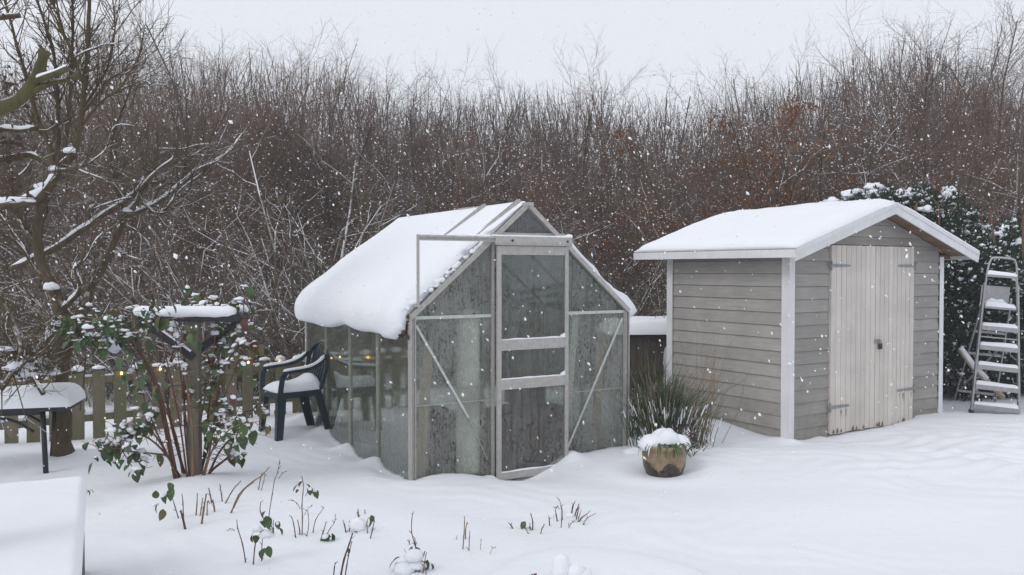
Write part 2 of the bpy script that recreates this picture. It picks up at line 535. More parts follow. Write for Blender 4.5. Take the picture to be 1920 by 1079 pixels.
def gz(x, y):
    """height of the snow surface (numpy arrays or floats)"""
    x = np.asarray(x, float); y = np.asarray(y, float)
    h = 0.026 * np.sin(0.9 * x + 1.7 * y + 0.6 * np.sin(0.7 * y)) + 0.017 * np.sin(2.3 * y - 0.8 * x + 1.1 * np.sin(0.9 * x))
    h = h + 0.010 * np.sin(4.1 * y + 1.3 * x + 1.5 * np.sin(1.3 * x + 0.5)) + 0.004 * np.sin(7.7 * y + 3.1 * np.sin(1.1 * x) + 2 * x)
    h = h + 0.006 * np.sin(13 * x + 3 * np.sin(5.1 * y)) * np.sin(15 * y + 2.5 * np.sin(6.3 * x)) * np.clip(np.sin(1.7 * x + 2.3 * y) + .3, 0, 1)
    # little prints and dents in front of the shed
    m = np.exp(-((x - 4.6) / 1.7) ** 2 - ((y - 7.6) / 1.1) ** 2)
    h = h + m * 0.034 * np.sin(9 * x + 4 * np.sin(5 * y)) * np.sin(11 * y + 3 * np.sin(4 * x))
    # raised rounded bed close to the camera
    dx, dy = (x - 0.45) / 0.62, (y - 4.15) / 0.75
    q = (dx * dx + dy * dy)
    h = h + 0.045 / (1 + np.exp((q - 1) * 14))
    # shallow trough beside the box on the left
    h = h + 0.07 * np.exp(-((x + 2.6 - 0.25 * (y - 5)) / 0.25) ** 2) * np.exp(-((y - 6.0) / 1.2) ** 2) * 0.5
    # greenhouse local coordinates
    gx = (x - GO.x) * GEX.x + (y - GO.y) * GEX.y
    gy = (x - GO.x) * GEY.x + (y - GO.y) * GEY.y
    h = h - 0.115 * np.exp(-((gx - 0.98) / 0.36) ** 2 - ((gy + 0.05) / 0.34) ** 2)
    for t in (0.0, 0.69, 0.73, 1.5, GW):
        pass
    h = h + 0.035 * np.exp(-((gx - 0.72) / 0.05) ** 2 - ((gy + 0.03) / 0.09) ** 2)
    h = h + 0.06 * np.exp(-((gx - 1.52) / 0.10) ** 2 - ((gy + 0.03) / 0.12) ** 2)
    # scallops along the left wall: peaks at the glazing bars
    sc = 0.0
    for t in (0.72, 1.43, 2.14, 2.85):
        sc = sc + np.exp(-((gy - t) / 0.10) ** 2)
    h = h + np.exp(-((gx + 0.03) / 0.13) ** 2) * (0.085 * sc - 0.035) * ((gy > -0.1) & (gy < 3.1))
    ins = (gx > 0.03) & (gx < GW - 0.03) & (gy > 0.03) & (gy < GL - 0.03)
    h = np.where(ins, -0.22, h)
    sx = (x - SO.x) * SEX.x + (y - SO.y) * SEX.y
    sy = (x - SO.x) * SEY.x + (y - SO.y) * SEY.y
    h = h + 0.03 * np.exp(-((sx + 0.02) / 0.12) ** 2 - ((sy - 0.0) / 0.15) ** 2)
    h = h + 0.05 * np.exp(-((sx + 0.15) / 0.25) ** 2 - ((sy - 1.0) / 0.5) ** 2)
    h = h - 0.02 * np.exp(-((sy + 0.03) / 0.08) ** 2) * ((sx > 0.5) & (sx < 2.1))
    ins = (sx > 0.05) & (sx < SW - 0.05) & (sy > 0.05) & (sy < SD - 0.05)
    h = np.where(ins, -0.22, h)
    # pot dimple
    r2 = (x - 1.255) ** 2 + (y - 7.0) ** 2
    h = h - 0.05 * np.exp(-r2 / 0.07) + 0.02 * np.exp(-((np.sqrt(r2) - 0.42) / 0.12) ** 2)
    # apple trunk drift
    h = h + 0.05 * np.exp(-((x + 3.75) ** 2 + (y - 7.25) ** 2) / 0.05)
    # rose bed drift
    h = h + 0.05 * np.exp(-((x + 2.4) / 0.5) ** 2 - ((y - 6.35) / 0.35) ** 2)
    # gentle fall beyond the fence
    fy = -(x - FO.x) * FD.y + (y - FO.y) * FD.x
    h = h - 0.25 / (1 + np.exp(-(fy - 1.6) * 2.0))
    d = np.sqrt(x * x + y * y)
    h = h + np.clip((d - 20) / 60, 0, 1) * 0.6 * np.sin(x * 0.11 + 1) * np.sin(y * 0.09)
    return h


def gzf(x, y):
    return float(gz(x, y))


# ------------------------------------------------------------------ ground
def axis(fine_lo, fine_hi, step, lo, hi):
    a = list(np.arange(fine_lo, fine_hi, step))
    s = step; x = fine_hi
    while x < hi:
        a.append(x); s *= 1.13; x += s
    a.append(hi)
    s = step; x = fine_lo - step; b = []
    while x > lo:
        b.append(x); s *= 1.13; x -= s
    b.append(lo)
    return np.array(b[::-1] + a)


ax = axis(-5.2, 6.5, 0.032, -150, 150)
ay = axis(3.0, 10.2, 0.032, -30, 240)
XX, YY = np.meshgrid(ax, ay)
ZZ = gz(XX, YY)
nx, ny = len(ax), len(ay)
V = np.stack([XX.ravel(), YY.ravel(), ZZ.ravel()], 1)
idx = np.arange(nx * ny).reshape(ny, nx)
Q = np.stack([idx[:-1, :-1].ravel(), idx[:-1, 1:].ravel(), idx[1:, 1:].ravel(), idx[1:, :-1].ravel()], 1)
me = bpy.data.meshes.new('snow_ground')
me.vertices.add(len(V)); me.vertices.foreach_set('co', V.ravel())
me.loops.add(Q.size); me.loops.foreach_set('vertex_index', Q.ravel())
me.polygons.add(len(Q)); me.polygons.foreach_set('loop_start', np.arange(0, Q.size, 4)); me.polygons.foreach_set('loop_total', np.full(len(Q), 4))
me.polygons.foreach_set('use_smooth', np.ones(len(Q), bool))
me.materials.append(M['snow_ground'])
me.update(calc_edges=True)
go = bpy.data.objects.new('snow_ground', me)
COL.objects.link(go)
tag(go, 'smooth undulating snow covering the whole garden', kind='structure')
# ------------------------------------------------------------------ greenhouse
gh = thing('greenhouse', 'aluminium framed greenhouse with hazy wet panes and thick snow sliding off its roof', 'greenhouse', (GO.x, GO.y, 0), GRZ)


def polyslab(mb, pts, axis, a, b, mat=0):
    """polygon (u,z) pushed between a and b along 'x' or 'y'"""
    n = len(pts)
    if axis == 'y':
        vs = [(u, a, z) for u, z in pts] + [(u, b, z) for u, z in pts]
    else:
        vs = [(a, u, z) for u, z in pts] + [(b, u, z) for u, z in pts]
    fs = [tuple(range(n)), tuple(range(2 * n - 1, n - 1, -1))] + [(i, i + n, (i + 1) % n + n, (i + 1) % n) for i in range(n)]
    mb.add(vs, fs, mat)


def pane(pts, axis, a, mat='glass', parent=None, th=0.004):
    mb = MB(); polyslab(mb, pts, axis, a, a + th)
    return mb.build('pane', M[mat], parent or gh)


def gbar(a, b, w, h, name='glazing_bar', mat='alu_dull', up=(0, 0, 1), parent=None):
    mb = MB().bar(a, b, w, h, 0, up)
    return mb.build(name, M[mat], parent or gh)


def slope(x):
    return GE + (GR - GE) * (x / (GW / 2) if x < GW / 2 else (GW - x) / (GW / 2))


D0, D1 = 0.752, 1.478
# corner posts (three ribbed profiles side by side)
for (cx, cy) in ((0.0, 0.0), (GW, 0.0), (0.0, GL), (GW, GL)):
    s = 1 if cx == 0 else -1
    mb = MB()
    k = 1 if cy == 0 else -1
    mb.box((min(cx, cx + s * 0.045), min(cy, cy + k * 0.02), -0.12), (max(cx, cx + s * 0.045), max(cy, cy + k * 0.02), GE + 0.01))
    mb.box((min(cx - s * 0.004, cx + s * 0.016), min(cy, cy + k * 0.05), -0.12), (max(cx - s * 0.004, cx + s * 0.016), max(cy, cy + k * 0.05), GE + 0.008))
    if cy == 0:
        mb.box((min(cx + s * 0.030, cx + s * 0.036), cy - 0.014, -0.12), (max(cx + s * 0.030, cx + s * 0.036), cy + 0.001, GE))
        mb.box((min(cx - s * 0.004, cx + s * 0.004), cy - 0.018, -0.12), (max(cx - s * 0.004, cx + s * 0.004), cy + 0.001, GE))
    mb.build('corner_post', M['alu'], gh)
# front panes
fy = 0.022
for (xa, xb) in ((0.047, D0 - 0.012), (D1 + 0.012, GW - 0.047)):
    pane([(xa, -0.12), (xb, -0.12), (xb, 0.548), (xa, 0.548)], 'y', fy)
    pane([(xa, 0.556), (xb, 0.556), (xb, GE - 0.012), (xa, GE - 0.012)], 'y', fy)
    za, zb = slope(xa), slope(xb)
    if xa < 1: pts = [(xa, GE + 0.012), (xb, GE + 0.012), (xb, zb - 0.03), (xa + 0.01, GE + 0.016)]
    else: pts = [(xa, GE + 0.012), (xb, GE + 0.012), (xb - 0.01, GE + 0.016), (xa, za - 0.03)]
    pane(pts, 'y', fy)
    gbar((xa, fy, 0.552), (xb, fy, 0.552), 0.012, 0.010, 'glass_clip', 'alu_dull')
    gbar((xa - 0.01, 0.018, GE), (xb + 0.01, 0.018, GE), 0.028, 0.026, 'eaves_bar', 'brace')
pane([(0.845, 1.965), (1.33, 1.965), (GW / 2, 2.175)], 'y', fy, 'gable_sheet')
# door jambs and rafters of the gable
for x in (D0 - 0.006, D1 + 0.006):
    gbar((x, 0.004, -0.14), (x, 0.004, 1.93), 0.022, 0.03, 'door_post', 'alu', (0, 1, 0))
for s in (0, 1):
    xa = 0.0 if s == 0 else GW
    a = Vector((xa, 0.0, GE)); b = Vector((GW / 2, 0.0, GR - 0.005))
    nrm = Vector((-(GR - GE), 0, GW / 2)).normalized() if s == 0 else Vector(((GR - GE), 0, GW / 2)).normalized()
    o = gbar(a, b, 0.04, 0.026, 'gable_rafter', 'alu', nrm)
    gbar(a + nrm * 0.02 + Vector((0, -0.012, 0)), b + nrm * 0.02 + Vector((0, -0.012, 0)), 0.012, 0.014, 'rafter_lip', 'alu', nrm, o)
    a2 = Vector((xa, GL, GE)); b2 = Vector((GW / 2, GL, GR - 0.005))
    gbar(a2, b2, 0.04, 0.026, 'gable_rafter', 'alu_dull', nrm)
# diagonal braces
gbar((0.05, 0.012, 1.20), (0.52, 0.012, 0.42), 0.02, 0.008, 'diagonal_brace', 'brace', (0, 1, 0))
gbar((0.515, 0.012, 0.43), (0.70, 0.012, 0.05), 0.008, 0.006, 'diagonal_brace', 'alu_dull', (0, 1, 0))
gbar((GW - 0.06, 0.012, 1.20), (D1 + 0.03, 0.012, 0.06), 0.02, 0.008, 'diagonal_brace', 'brace', (0, 1, 0))
# sliding door: stiles, rails, panes
door = MB()
dy = -0.045
z0, zt = -0.125, 1.845
for x in (D0 + 0.008, D1 - 0.044):
    pass
st = MB().box((D0 + 0.006, dy - 0.012, z0), (D0 + 0.046, dy + 0.016, zt))
dr = st.build('door', M['alu'], gh, bevel=0.002)
MB().box((D1 - 0.040, dy - 0.012, z0), (D1 - 0.004, dy + 0.016, zt)).build('door_stile', M['alu'], dr, bevel=0.002)
xi0, xi1 = D0 + 0.046, D1 - 0.040
rails = [(z0, z0 + 0.062), (0.635, 0.722), (0.965, 1.055), (1.77, zt)]
for za, zb in rails:
    MB().box((xi0, dy - 0.010, za), (xi1, dy + 0.014, zb)).build('door_rail', M['alu'], dr, bevel=0.002)
for (za, zb) in ((z0 + 0.062, 0.635), (0.722, 0.965), (1.055, 1.77)):
    pane([(xi0, za), (xi1, za), (xi1, zb), (xi0, zb)], 'y', dy, 'glass_door', dr)
for zz in (z0 + 0.062, 0.722, 1.055):
    sb = MB()
    n = 14
    for i in range(n):
        x0 = xi0 + (xi1 - xi0) * i / n; x1 = xi0 + (xi1 - xi0) * (i + 1) / n
        h0 = 0.010 + 0.006 * mnoise.noise(Vector((x0 * 9, zz * 7, 0))) + (0.012 if i > n - 2 else 0)
        h1 = 0.010 + 0.006 * mnoise.noise(Vector((x1 * 9, zz * 7, 0))) + (0.03 if i + 1 > n - 1 else 0)
        sb.hexa([(x0, dy - 0.012, zz), (x1, dy - 0.012, zz), (x1, dy - 0.001, zz), (x0, dy - 0.001, zz),
                 (x0, dy - 0.010, zz + h0), (x1, dy - 0.010, zz + h1), (x1, dy - 0.002, zz + h1), (x0, dy - 0.002, zz + h0)])
    sb.build('snow', M['snow'], dr)
# door track running out past the corner
tr = MB()
tr.box((D0 - 0.02, -0.075, 1.855), (D1 + 0.02, -0.035, 1.925))
tr.box((D0 - 0.02, -0.088, 1.850), (D1 + 0.02, -0.034, 1.857))
trk = tr.build('door_track', M['alu'], gh, bevel=0.002)
for x in (D0 + 0.14, D1 - 0.03):
    MB().tube([(x, -0.076, 1.89), (x, -0.084, 1.89)], 0.010, 8).build('track_bolt', M['black'], trk)
tb = MB()
tb.box((0.045, -0.070, 1.905), (D0 - 0.021, -0.052, 1.922))
tb.box((0.045, -0.070, 1.878), (D0 - 0.021, -0.050, 1.886))
tb.box((0.045, -0.058, 1.886), (D0 - 0.021, -0.052, 1.905))
tb.box((0.028, -0.072, 1.35), (0.045, -0.050, 1.924))
tb.box((0.028, -0.049, 1.35), (0.045, 0.0, 1.365))
tb.build('track_extension', M['alu'], gh)
sb = MB()
for i in range(24):
    x0 = D0 - 0.02 + 0.77 * i / 24; x1 = D0 - 0.02 + 0.77 * (i + 1) / 24
    f = lambda x: 0.006 + 0.010 * max(0, mnoise.noise(Vector((x * 7, 3.3, 0)))) + 0.02 * max(0, (x - D1 + 0.02) / 0.05)
    sb.hexa([(x0, -0.075, 1.925), (x1, -0.075, 1.925), (x1, -0.0, 1.925), (x0, -0.0, 1.925),
             (x0, -0.070, 1.925 + f(x0)), (x1, -0.070, 1.925 + f(x1)), (x1, -0.004, 1.935 + f(x1)), (x0, -0.004, 1.935 + f(x0))])
sb.build('snow', M['snow'], trk)
for (bx__, bl__) in ((0.16, .05), (0.42, .07), (0.62, .09)):
    MB().blob((bx__, -0.06, 1.922), bl__, 0.016, 0.016, bx__ * 9).build('snow', M['snow'], trk)
# rail behind the track closing the top of the doorway
gbar((D0, 0.016, 1.93), (D1, 0.016, 1.93), 0.03, 0.06, 'door_head', 'alu')

# side and back walls
YB = [0.05, 0.72, 1.43, 2.14, GL - 0.05]
for side in (0, 1):
    xs = 0.006 if side == 0 else GW - 0.010
    for i in range(4):
        pane([(YB[i] + 0.006, -0.16), (YB[i + 1] - 0.006, -0.16), (YB[i + 1] - 0.006, GE - 0.02), (YB[i] + 0.006, GE - 0.02)], 'x', xs, 'glass_side')
    for y in YB[1:4]:
        mb = MB(); mb.box((xs - 0.010, y - 0.016, -0.16), (xs + 0.014, y + 0.016, GE - 0.01)); mb.box((xs - 0.020, y - 0.004, -0.16), (xs - 0.009, y + 0.004, GE - 0.01))
        mb.build('glazing_bar', M['alu_dull'], gh)
    MB().box((xs - 0.02, 0.02, GE - 0.02), (xs + 0.03, GL - 0.02, GE + 0.014)).build('gutter', M['alu_dull'], gh)
for i, (xa, xb) in enumerate(((0.047, 0.72), (0.73, 1.44), (1.45, GW - 0.047))):
    pane([(xa, -0.16), (xb, -0.16), (xb, GE - 0.02), (xa, GE - 0.02)], 'y', GL - 0.012, 'glass_door')
    za, zb = slope(xa), slope(xb)
    pts = [(xa, GE), (xb, GE), (xb, zb - 0.03), (GW / 2, GR - 0.03), (xa, za - 0.03)] if i == 1 else [(xa, GE), (xb, GE), (xb, zb - 0.03), (xa, za - 0.03)]
    pane(pts, 'y', GL - 0.012, 'glass_side')
    if i: gbar((xa - 0.005, GL - 0.012, -0.16), (xa - 0.005, GL - 0.012, za), 0.03, 0.03, 'glazing_bar', 'alu_dull', (0, 1, 0))
gbar((0, GL - 0.01, GE - 0.005), (GW, GL - 0.01, GE - 0.005), 0.03, 0.026, 'eaves_bar', 'alu_dull')
# roof panes and bars
for side in (0, 1):
    xe = 0.0 if side == 0 else GW
    nrm = Vector((-(GR - GE), 0, GW / 2)).normalized() if side == 0 else Vector(((GR - GE), 0, GW / 2)).normalized()
    e = Vector((xe, 0, GE)) ; r = Vector((GW / 2, 0, GR)) - (Vector((GW / 2, 0, GR)) - e).normalized() * 0.01
    for i in range(4):
        y0, y1 = (0.02 if i == 0 else YB[i]) + 0.006, (GL - 0.02 if i == 3 else YB[i + 1]) - 0.006
        mb = MB()
        q = [e + Vector((0, y0, 0)), r + Vector((0, y0, 0)), r + Vector((0, y1, 0)), e + Vector((0, y1, 0))]
        mb.hexa(q + [v + nrm * 0.004 for v in q])
        mb.build('roof_pane', M['glass_side'], gh)
    for y in YB[1:4]:
        gbar(e + Vector((0, y, 0)), r + Vector((0, y, 0)), 0.03, 0.02, 'roof_bar', 'alu_dull', nrm)
gbar((GW / 2, -0.06, GR + 0.004), (GW / 2, GL + 0.03, GR + 0.004), 0.05, 0.03, 'ridge_bar', 'alu')


# snow on the roof
def roof_snow():
    su = Vector((-GW / 2, 0, GE - GR)).normalized()      # down the left slope
    nm = Vector((GE - GR, 0, GW / 2)).normalized()
    Ls = Vector((GW / 2, 0, GR - GE)).length
    ridge = Vector((GW / 2 + 0.01, 0, GR + 0.022))
    NS = 70
    rings = []
    ys = [0.022 + (GL + 0.02 - 0.022) * (i / (NS - 1)) ** 1.15 for i in range(NS)]
    for i, y in enumerate(ys):
        u = (y - ys[0]) / (ys[-1] - ys[0])
        edge = min(1.0, (y - ys[0]) / 0.10) ** 0.5
        far = min(1.0, (ys[-1] - y) / 0.16)
        far = math.sqrt(max(0.0, 1 - (1 - far) ** 2))
        hang = 0.185 + 0.012 * math.sin(y * 2.6 + 2.6) + 0.005 * math.sin(y * 7 + 1) - 0.035 * math.exp(-((y - 1.35) / 0.25) ** 2)
        if y < 0.35: hang = 0.20 * (0.45 + 0.55 * min(1, y / 0.16))
        th = lambda v: (0.012 + 0.135 * v ** 1.2 + 0.03 * math.sin(v * 3.14)) * (0.35 + 0.65 * edge) * (0.25 + 0.75 * far)
        def pt(v, d):
            return ridge + su * (Ls * v) + nm * d + Vector((0, y, 0))
        E = pt(1.0, 0)
        top = [pt(v, th(v) + 0.010) for v in (0.0, 0.07, 0.2, 0.35, 0.5, 0.65, 0.8, 0.92)]
        k = (0.4 + 0.6 * far) * (0.5 + 0.5 * edge)
        nose = [E + Vector((-0.095 * k, 0, 0.105 * k)), E + Vector((-0.15 * k, 0, 0.01 * k)), E + Vector((-0.155 * k, 0, -hang * 0.5)),
                E + Vector((-0.125 * k, 0, -hang * 0.9)), E + Vector((-0.06 * k, 0, -hang)), E + Vector((-0.032, 0, -hang * 0.72)), E + Vector((-0.026, 0, -0.06))]
        bot = [pt(v, 0.002) for v in (0.97, 0.6, 0.3, 0.0)]
        c = catmull(top + nose, 4) + bot
        q = []
        for j, p in enumerate(c):
            a = 0.015 if j < len(c) - 5 else 0.0
            n3 = mnoise.noise(Vector((p.x * 2.1, p.y * 2.3, p.z * 2.5))) * 0.9 + mnoise.noise(Vector((p.x * 7, p.y * 8, p.z * 7 + 5))) * 0.3 + mnoise.noise(Vector((p.x * 25, p.y * 25, p.z * 25 + 5))) * 0.05
            v = min(1, j / 30)
            p = p + nm * (a * n3 * (0.15 + v))
            if i < 5:     # ragged front edge
                p = p + Vector((0, (5 - i) / 5 * (0.05 * abs(mnoise.noise(Vector((p.x * 12, 1.0, p.z * 12)))) + 0.04 * abs(mnoise.noise(Vector((p.x * 31, 4.0, p.z * 31))))), 0))
            q.append(tuple(p))
        rings.append(q)
    n = len(rings[0])
    vs = [p for r_ in rings for p in r_]
    fs = []
    for i in range(len(rings) - 1):
        for j in range(n):
            j2 = (j + 1) % n
            fs.append((i * n + j, (i + 1) * n + j, (i + 1) * n + j2, i * n + j2))
    fs.append(tuple(range(n))); fs.append(tuple((len(rings) - 1) * n + j for j in range(n - 1, -1, -1)))
    mb = MB(); mb.add(vs, fs, 0, True)
    # crumbs along the front edge
    for k in range(46):
        v = R.random() ** 0.8
        p = ridge + su * (Ls * (0.30 + 0.70 * v)) + Vector((0, 0.02 + R.random() * 0.035, 0)) + nm * (0.015 + 0.05 * v * R.random())
        s = 0.012 + 0.018 * R.random() * (0.5 + v)
        mb.blob(p, s, s, s * 0.8, k * 1.3, 0.4, 8, 5, 0, 1.0)
    o = mb.build('roof_snow', M['snow'], gh)
    o['label'] = 'thick rounded snow slab hanging over the left eave'
    # thin lumpy snow along the right slope
    mb = MB()
    su2 = Vector((GW / 2, 0, GE - GR)).normalized(); nm2 = Vector((GR - GE, 0, GW / 2)).normalized()
    rows = []
    for i in range(30):
        y = 0.03 + (GL - 0.03) * i / 29
        row = []
        for j in range(26):
            v = j / 25 * 1.04
            t_ = 0.018 + (0.0 if v < 0.2 else 0.085 * min(1, (v - 0.22) / 0.15)) * (0.75 + 0.5 * mnoise.noise(Vector((v * 9, y * 5, 2)))) * (0.75 if i == 0 else 1.0) + 0.04 * max(0, v - 0.75) / 0.25
            row.append(tuple(ridge + Vector((-0.02, y, -0.01)) + su2 * (Ls * v) + nm2 * t_))
        row += [tuple(Vector(row[-1]) + Vector((0.03, 0, -0.05))), tuple(Vector((GW + 0.035, y, GE - 0.07 - 0.03 * mnoise.noise(Vector((y * 4, 0, 0)))))), tuple(Vector((GW + 0.008, y, GE - 0.02)))]
        rows.append(row)
    n = len(rows[0])
    vs = [p for r_ in rows for p in r_] + [tuple(Vector(p) - nm2 * 0.02) for p in ()]
    base = [tuple(ridge + Vector((-0.02, 0.03, -0.01))), ]
    fs = [(i * n + j, i * n + j + 1, (i + 1) * n + j + 1, (i + 1) * n + j) for i in range(len(rows) - 1) for j in range(n - 1)]
    # front skirt so the slab has thickness
    sk = [tuple(ridge + Vector((-0.02, 0.03, -0.012)) + su2 * (Ls * min(1.0, j / 25 * 1.04))) for j in range(26)]
    b = len(vs); vs += sk
    fs += [(j, b + j, b + j + 1, j + 1) for j in range(25)]
    fs.append((25, b + 25, n - 1, n - 2, n - 3))
    mb.add(vs, fs, 0, True)
    mb.build('roof_snow', M['snow'], gh)


roof_snow()
# vent frame lines standing proud of the thin snow near the ridge
su = Vector((-GW / 2, 0, GE - GR)).normalized(); nm = Vector((GE - GR, 0, GW / 2)).normalized()
rg = Vector((GW / 2, 0, GR + 0.03))
vf = MB()
for y in (0.10, 0.135, 0.73, 0.765):
    k = 0.60 if y < 0.3 else 0.50
    vf.bar(rg + Vector((0, y, 0)) + nm * 0.022, rg + su * k + Vector((0, y, 0)) + nm * 0.062, 0.012, 0.03, 0, nm)
vf.bar(rg + Vector((0, 0.75, 0.006)), rg + Vector((0, 1.30, 0.012)), 0.03, 0.014)
vf.build('roof_vent_frame', M['alu'], gh)
dk = MB()
for k in range(16):
    p = Vector((0.0, 0.03 + R.uniform(-0.02, 0.12), GE + R.uniform(-0.16, 0.03))) + Vector((R.uniform(-0.06, 0.0), 0, 0))
    dk.blob(p, 0.016, 0.016, 0.02, k, 0.5, 7, 5, 0, 1.0)
dk.build('gutter_debris', M['dead'], gh)
# soil floor
MB().box((0.03, 0.03, -0.16), (GW - 0.03, GL - 0.03, -0.06)).build('soil_floor', M['soil'], gh)


# things inside the greenhouse
def GL2W(x, y, z=0):
    p = GO + GEX * x + GEY * y
    return Vector((p.x, p.y, z))


def in_gh(name, label, cat, x, y, z=-0.06, rz=0.0, group=None):
    return thing(name, label, cat, GL2W(x, y, z), GRZ + rz, group)


t = in_gh('pale_column', 'pale rolled plastic column standing inside the greenhouse left of the door', 'plastic roll', 0.58, 0.135)
mb = MB()
n = 22; pts = []
vs = []; fs = []
for i, z in enumerate((0, 0.3, 0.7, 1.0, 1.25, 1.36)):
    for j in range(n):
        a = 2 * math.pi * j / n
        r = 0.105 * (1 + 0.03 * math.sin(3 * a + z * 2)) * (1 - 0.04 * z)
        vs.append((math.cos(a) * r, math.sin(a) * r * 0.8, z))
for i in range(5):
    for j in range(n): fs.append((i * n + j, i * n + (j + 1) % n, (i + 1) * n + (j + 1) % n, (i + 1) * n + j))
fs.append(tuple(range(5 * n, 6 * n)))
mb.add(vs, fs, 0, True); mb.build('roll', M['fleece'], t)
MB().tube([(math.cos(a) * 0.108, math.sin(a) * 0.09, 0.72) for a in [i * math.pi / 9 for i in range(19)]], 0.004, 5).build('tie', M['plank'], t)
for (x, y, tx, label) in ((0.13, 0.12, 0.10, 'pale plank leaning in the front left corner of the greenhouse'),
                          (1.95, 0.20, 0.10, 'pale plank leaning behind the right corner pane of the greenhouse')):
    o = MB().bar((0, 0, 0), (tx, 0.05, 1.12), 0.085, 0.022, 0, (0, 1, 0)).build('plank', M['plank'], None, off=None)
    o.location = GL2W(x, y, -0.06); o.rotation_euler = (0, 0, GRZ)
    tag(o, label, 'plank')
o = MB().bar((0, 0, 0), (0.16, 0.04, 1.30), 0.07, 0.03, 0, (0, 1, 0)).build('pale_batten', M['fleece'], None)
o.location = GL2W(1.66, 0.30, -0.06); o.rotation_euler = (0, 0, GRZ)
tag(o, 'tall whitish batten leaning behind the pane right of the door', 'batten')
# covered bench behind the door
t = in_gh('covered_bench', 'brown sheet draped over a bench behind the lower door pane', 'bench', 1.12, 0.42)
mb = MB()
N = 16; vs = []; fs = []
for j in range(9):
    for i in range(N):
        u = i / (N - 1); x = -0.52 + 1.04 * u
        zt_ = 0.36 + 0.10 * u + 0.04 * mnoise.noise(Vector((x * 5, 0.2, 1)))
        v = j / 8
        if v < 0.5: y, z = -0.22 - 0.06 * (1 - v * 2) + 0.02 * mnoise.noise(Vector((x * 8, v * 3, 0))), zt_ * (v * 2)
        else: y, z = -0.22 + (v - 0.5) * 1.1, zt_ + 0.02 * mnoise.noise(Vector((x * 4, v * 8, 7)))
        vs.append((x, y, z))
for j in range(8):
    for i in range(N - 1): fs.append((j * N + i, j * N + i + 1, (j + 1) * N + i + 1, (j + 1) * N + i))
mb.add(vs, fs, 0, True); mb.build('brown_sheet', M['brown'], t)
MB().box((-0.48, -0.18, 0.0), (0.5, 0.30, 0.34)).build('bench_base', M['soil'], t)
t = in_gh('potting_crate', 'dark crate on the brown covered bench inside the greenhouse', 'crate', 1.42, 0.60, 0.40)
MB().box((-0.16, -0.1, 0), (0.16, 0.1, 0.16)).build('crate_wall', M['soil'], t)
t = in_gh('dark_tub', 'dark reddish plastic tub on the greenhouse floor behind the left pane', 'tub', 0.36, 0.62)
MB().tube([(0, 0, 0), (0, 0, 0.25), (0, 0, 0.46)], [0.16, 0.2, 0.23], 16).build('tub_wall', M['brown'], t)
MB().tube([(0, 0, 0.44), (0, 0, 0.475)], [0.245, 0.245], 16).build('tub_rim', M['brown'], t)
for k, (x, y) in enumerate(((0.32, 1.5), (0.42, 2.1))):
    t = in_gh('grey_sack', 'grey sack slumped on the floor behind the %s left wall pane' % ('middle' if k == 0 else 'far'), 'sack', x, y)
    MB().blob((0, 0, 0.16), 0.2, 0.22, 0.34, k + 2.5, 0.3, 14, 9).build('sack_body', M['alu_dull'], t)
    MB().tube([(0, 0, 0.42), (0.02, 0, 0.5), (0, 0.01, 0.54)], [0.06, 0.03, 0.06], 8).build('sack_neck', M['alu_dull'], t)
# withered vines under the roof
for k, (x, y, label) in enumerate(((0.42, 0.10, 'withered brown vine hanging near the left gable pane'),
                                   (1.80, 0.12, 'withered brown vine hanging in the right gable pane'),
                                   (0.86, 0.55, 'dark dried climber standing behind the upper door pane'),
                                   (0.50, 1.70, 'dark dried tomato plant halfway along the greenhouse'))):
    t = in_gh('dried_vine', label, 'plant', x, y, 0.0)
    st = MB(); lf = MB()
    top = 1.50 if k == 1 else (1.42 if k == 0 else 1.45)
    lo = 0.95 if k < 2 else 0.0
    if k < 2:
        pts = [(-0.28 + 0.56 * i / 6, 0.02 * math.sin(i), top - 0.12 * (i / 6 if k == 1 else -i / 9) - 0.1 + 0.05 * math.sin(i * 2)) for i in range(7)]
        st.tube(pts, 0.006, 4)
        anchor = pts
    else:
        anchor = [(0.05 * math.sin(i * 1.3), 0.05 * math.cos(i), i * top / 8) for i in range(9)]
        st.tube(anchor, 0.008, 4)
    for q in range(40 if k < 2 else 90):
        a = Vector(R.choice(anchor)) + Vector((R.uniform(-.05, .05), R.uniform(-.04, .04), R.uniform(-0.08, 0.06)))
        e = a + Vector((R.gauss(0, 0.05), R.gauss(0, 0.04), R.gauss(-0.04, 0.05)))
        st.twig(a, e, 0.003, 0.002)
        s = R.uniform(0.015, 0.032)
        d1 = Vector((R.gauss(0, 1), R.gauss(0, 1), R.gauss(0, 1))).normalized() * s
        d2 = d1.cross(Vector((R.gauss(0, 1), R.gauss(0, 1), 1))).normalized() * s * 0.6
        lf.add([tuple(e - d1), tuple(e - d2), tuple(e + d1), tuple(e + d2)], [(0, 1, 2, 3)])
    st.build('stem', M['dead'], t); lf.build('dry_foliage', M['dead'], t)

# ------------------------------------------------------------------ shed
sh = thing('garden_shed', 'grey weatherboarded garden shed with pale double doors and snowy pitched roof', 'shed', (SO.x, SO.y, 0), SRZ)
RH = 0.128
OF, OS = 0.27, 0.27
half = SW / 2
ZE = 1.84; ZA = 2.335                    # outer roof line at eave and apex
def rz_(x):                              # underside of the barge line over the front wall
    return ZE + (ZA - ZE) * (1 - abs(x - half) / (half + OS)) - 0.06


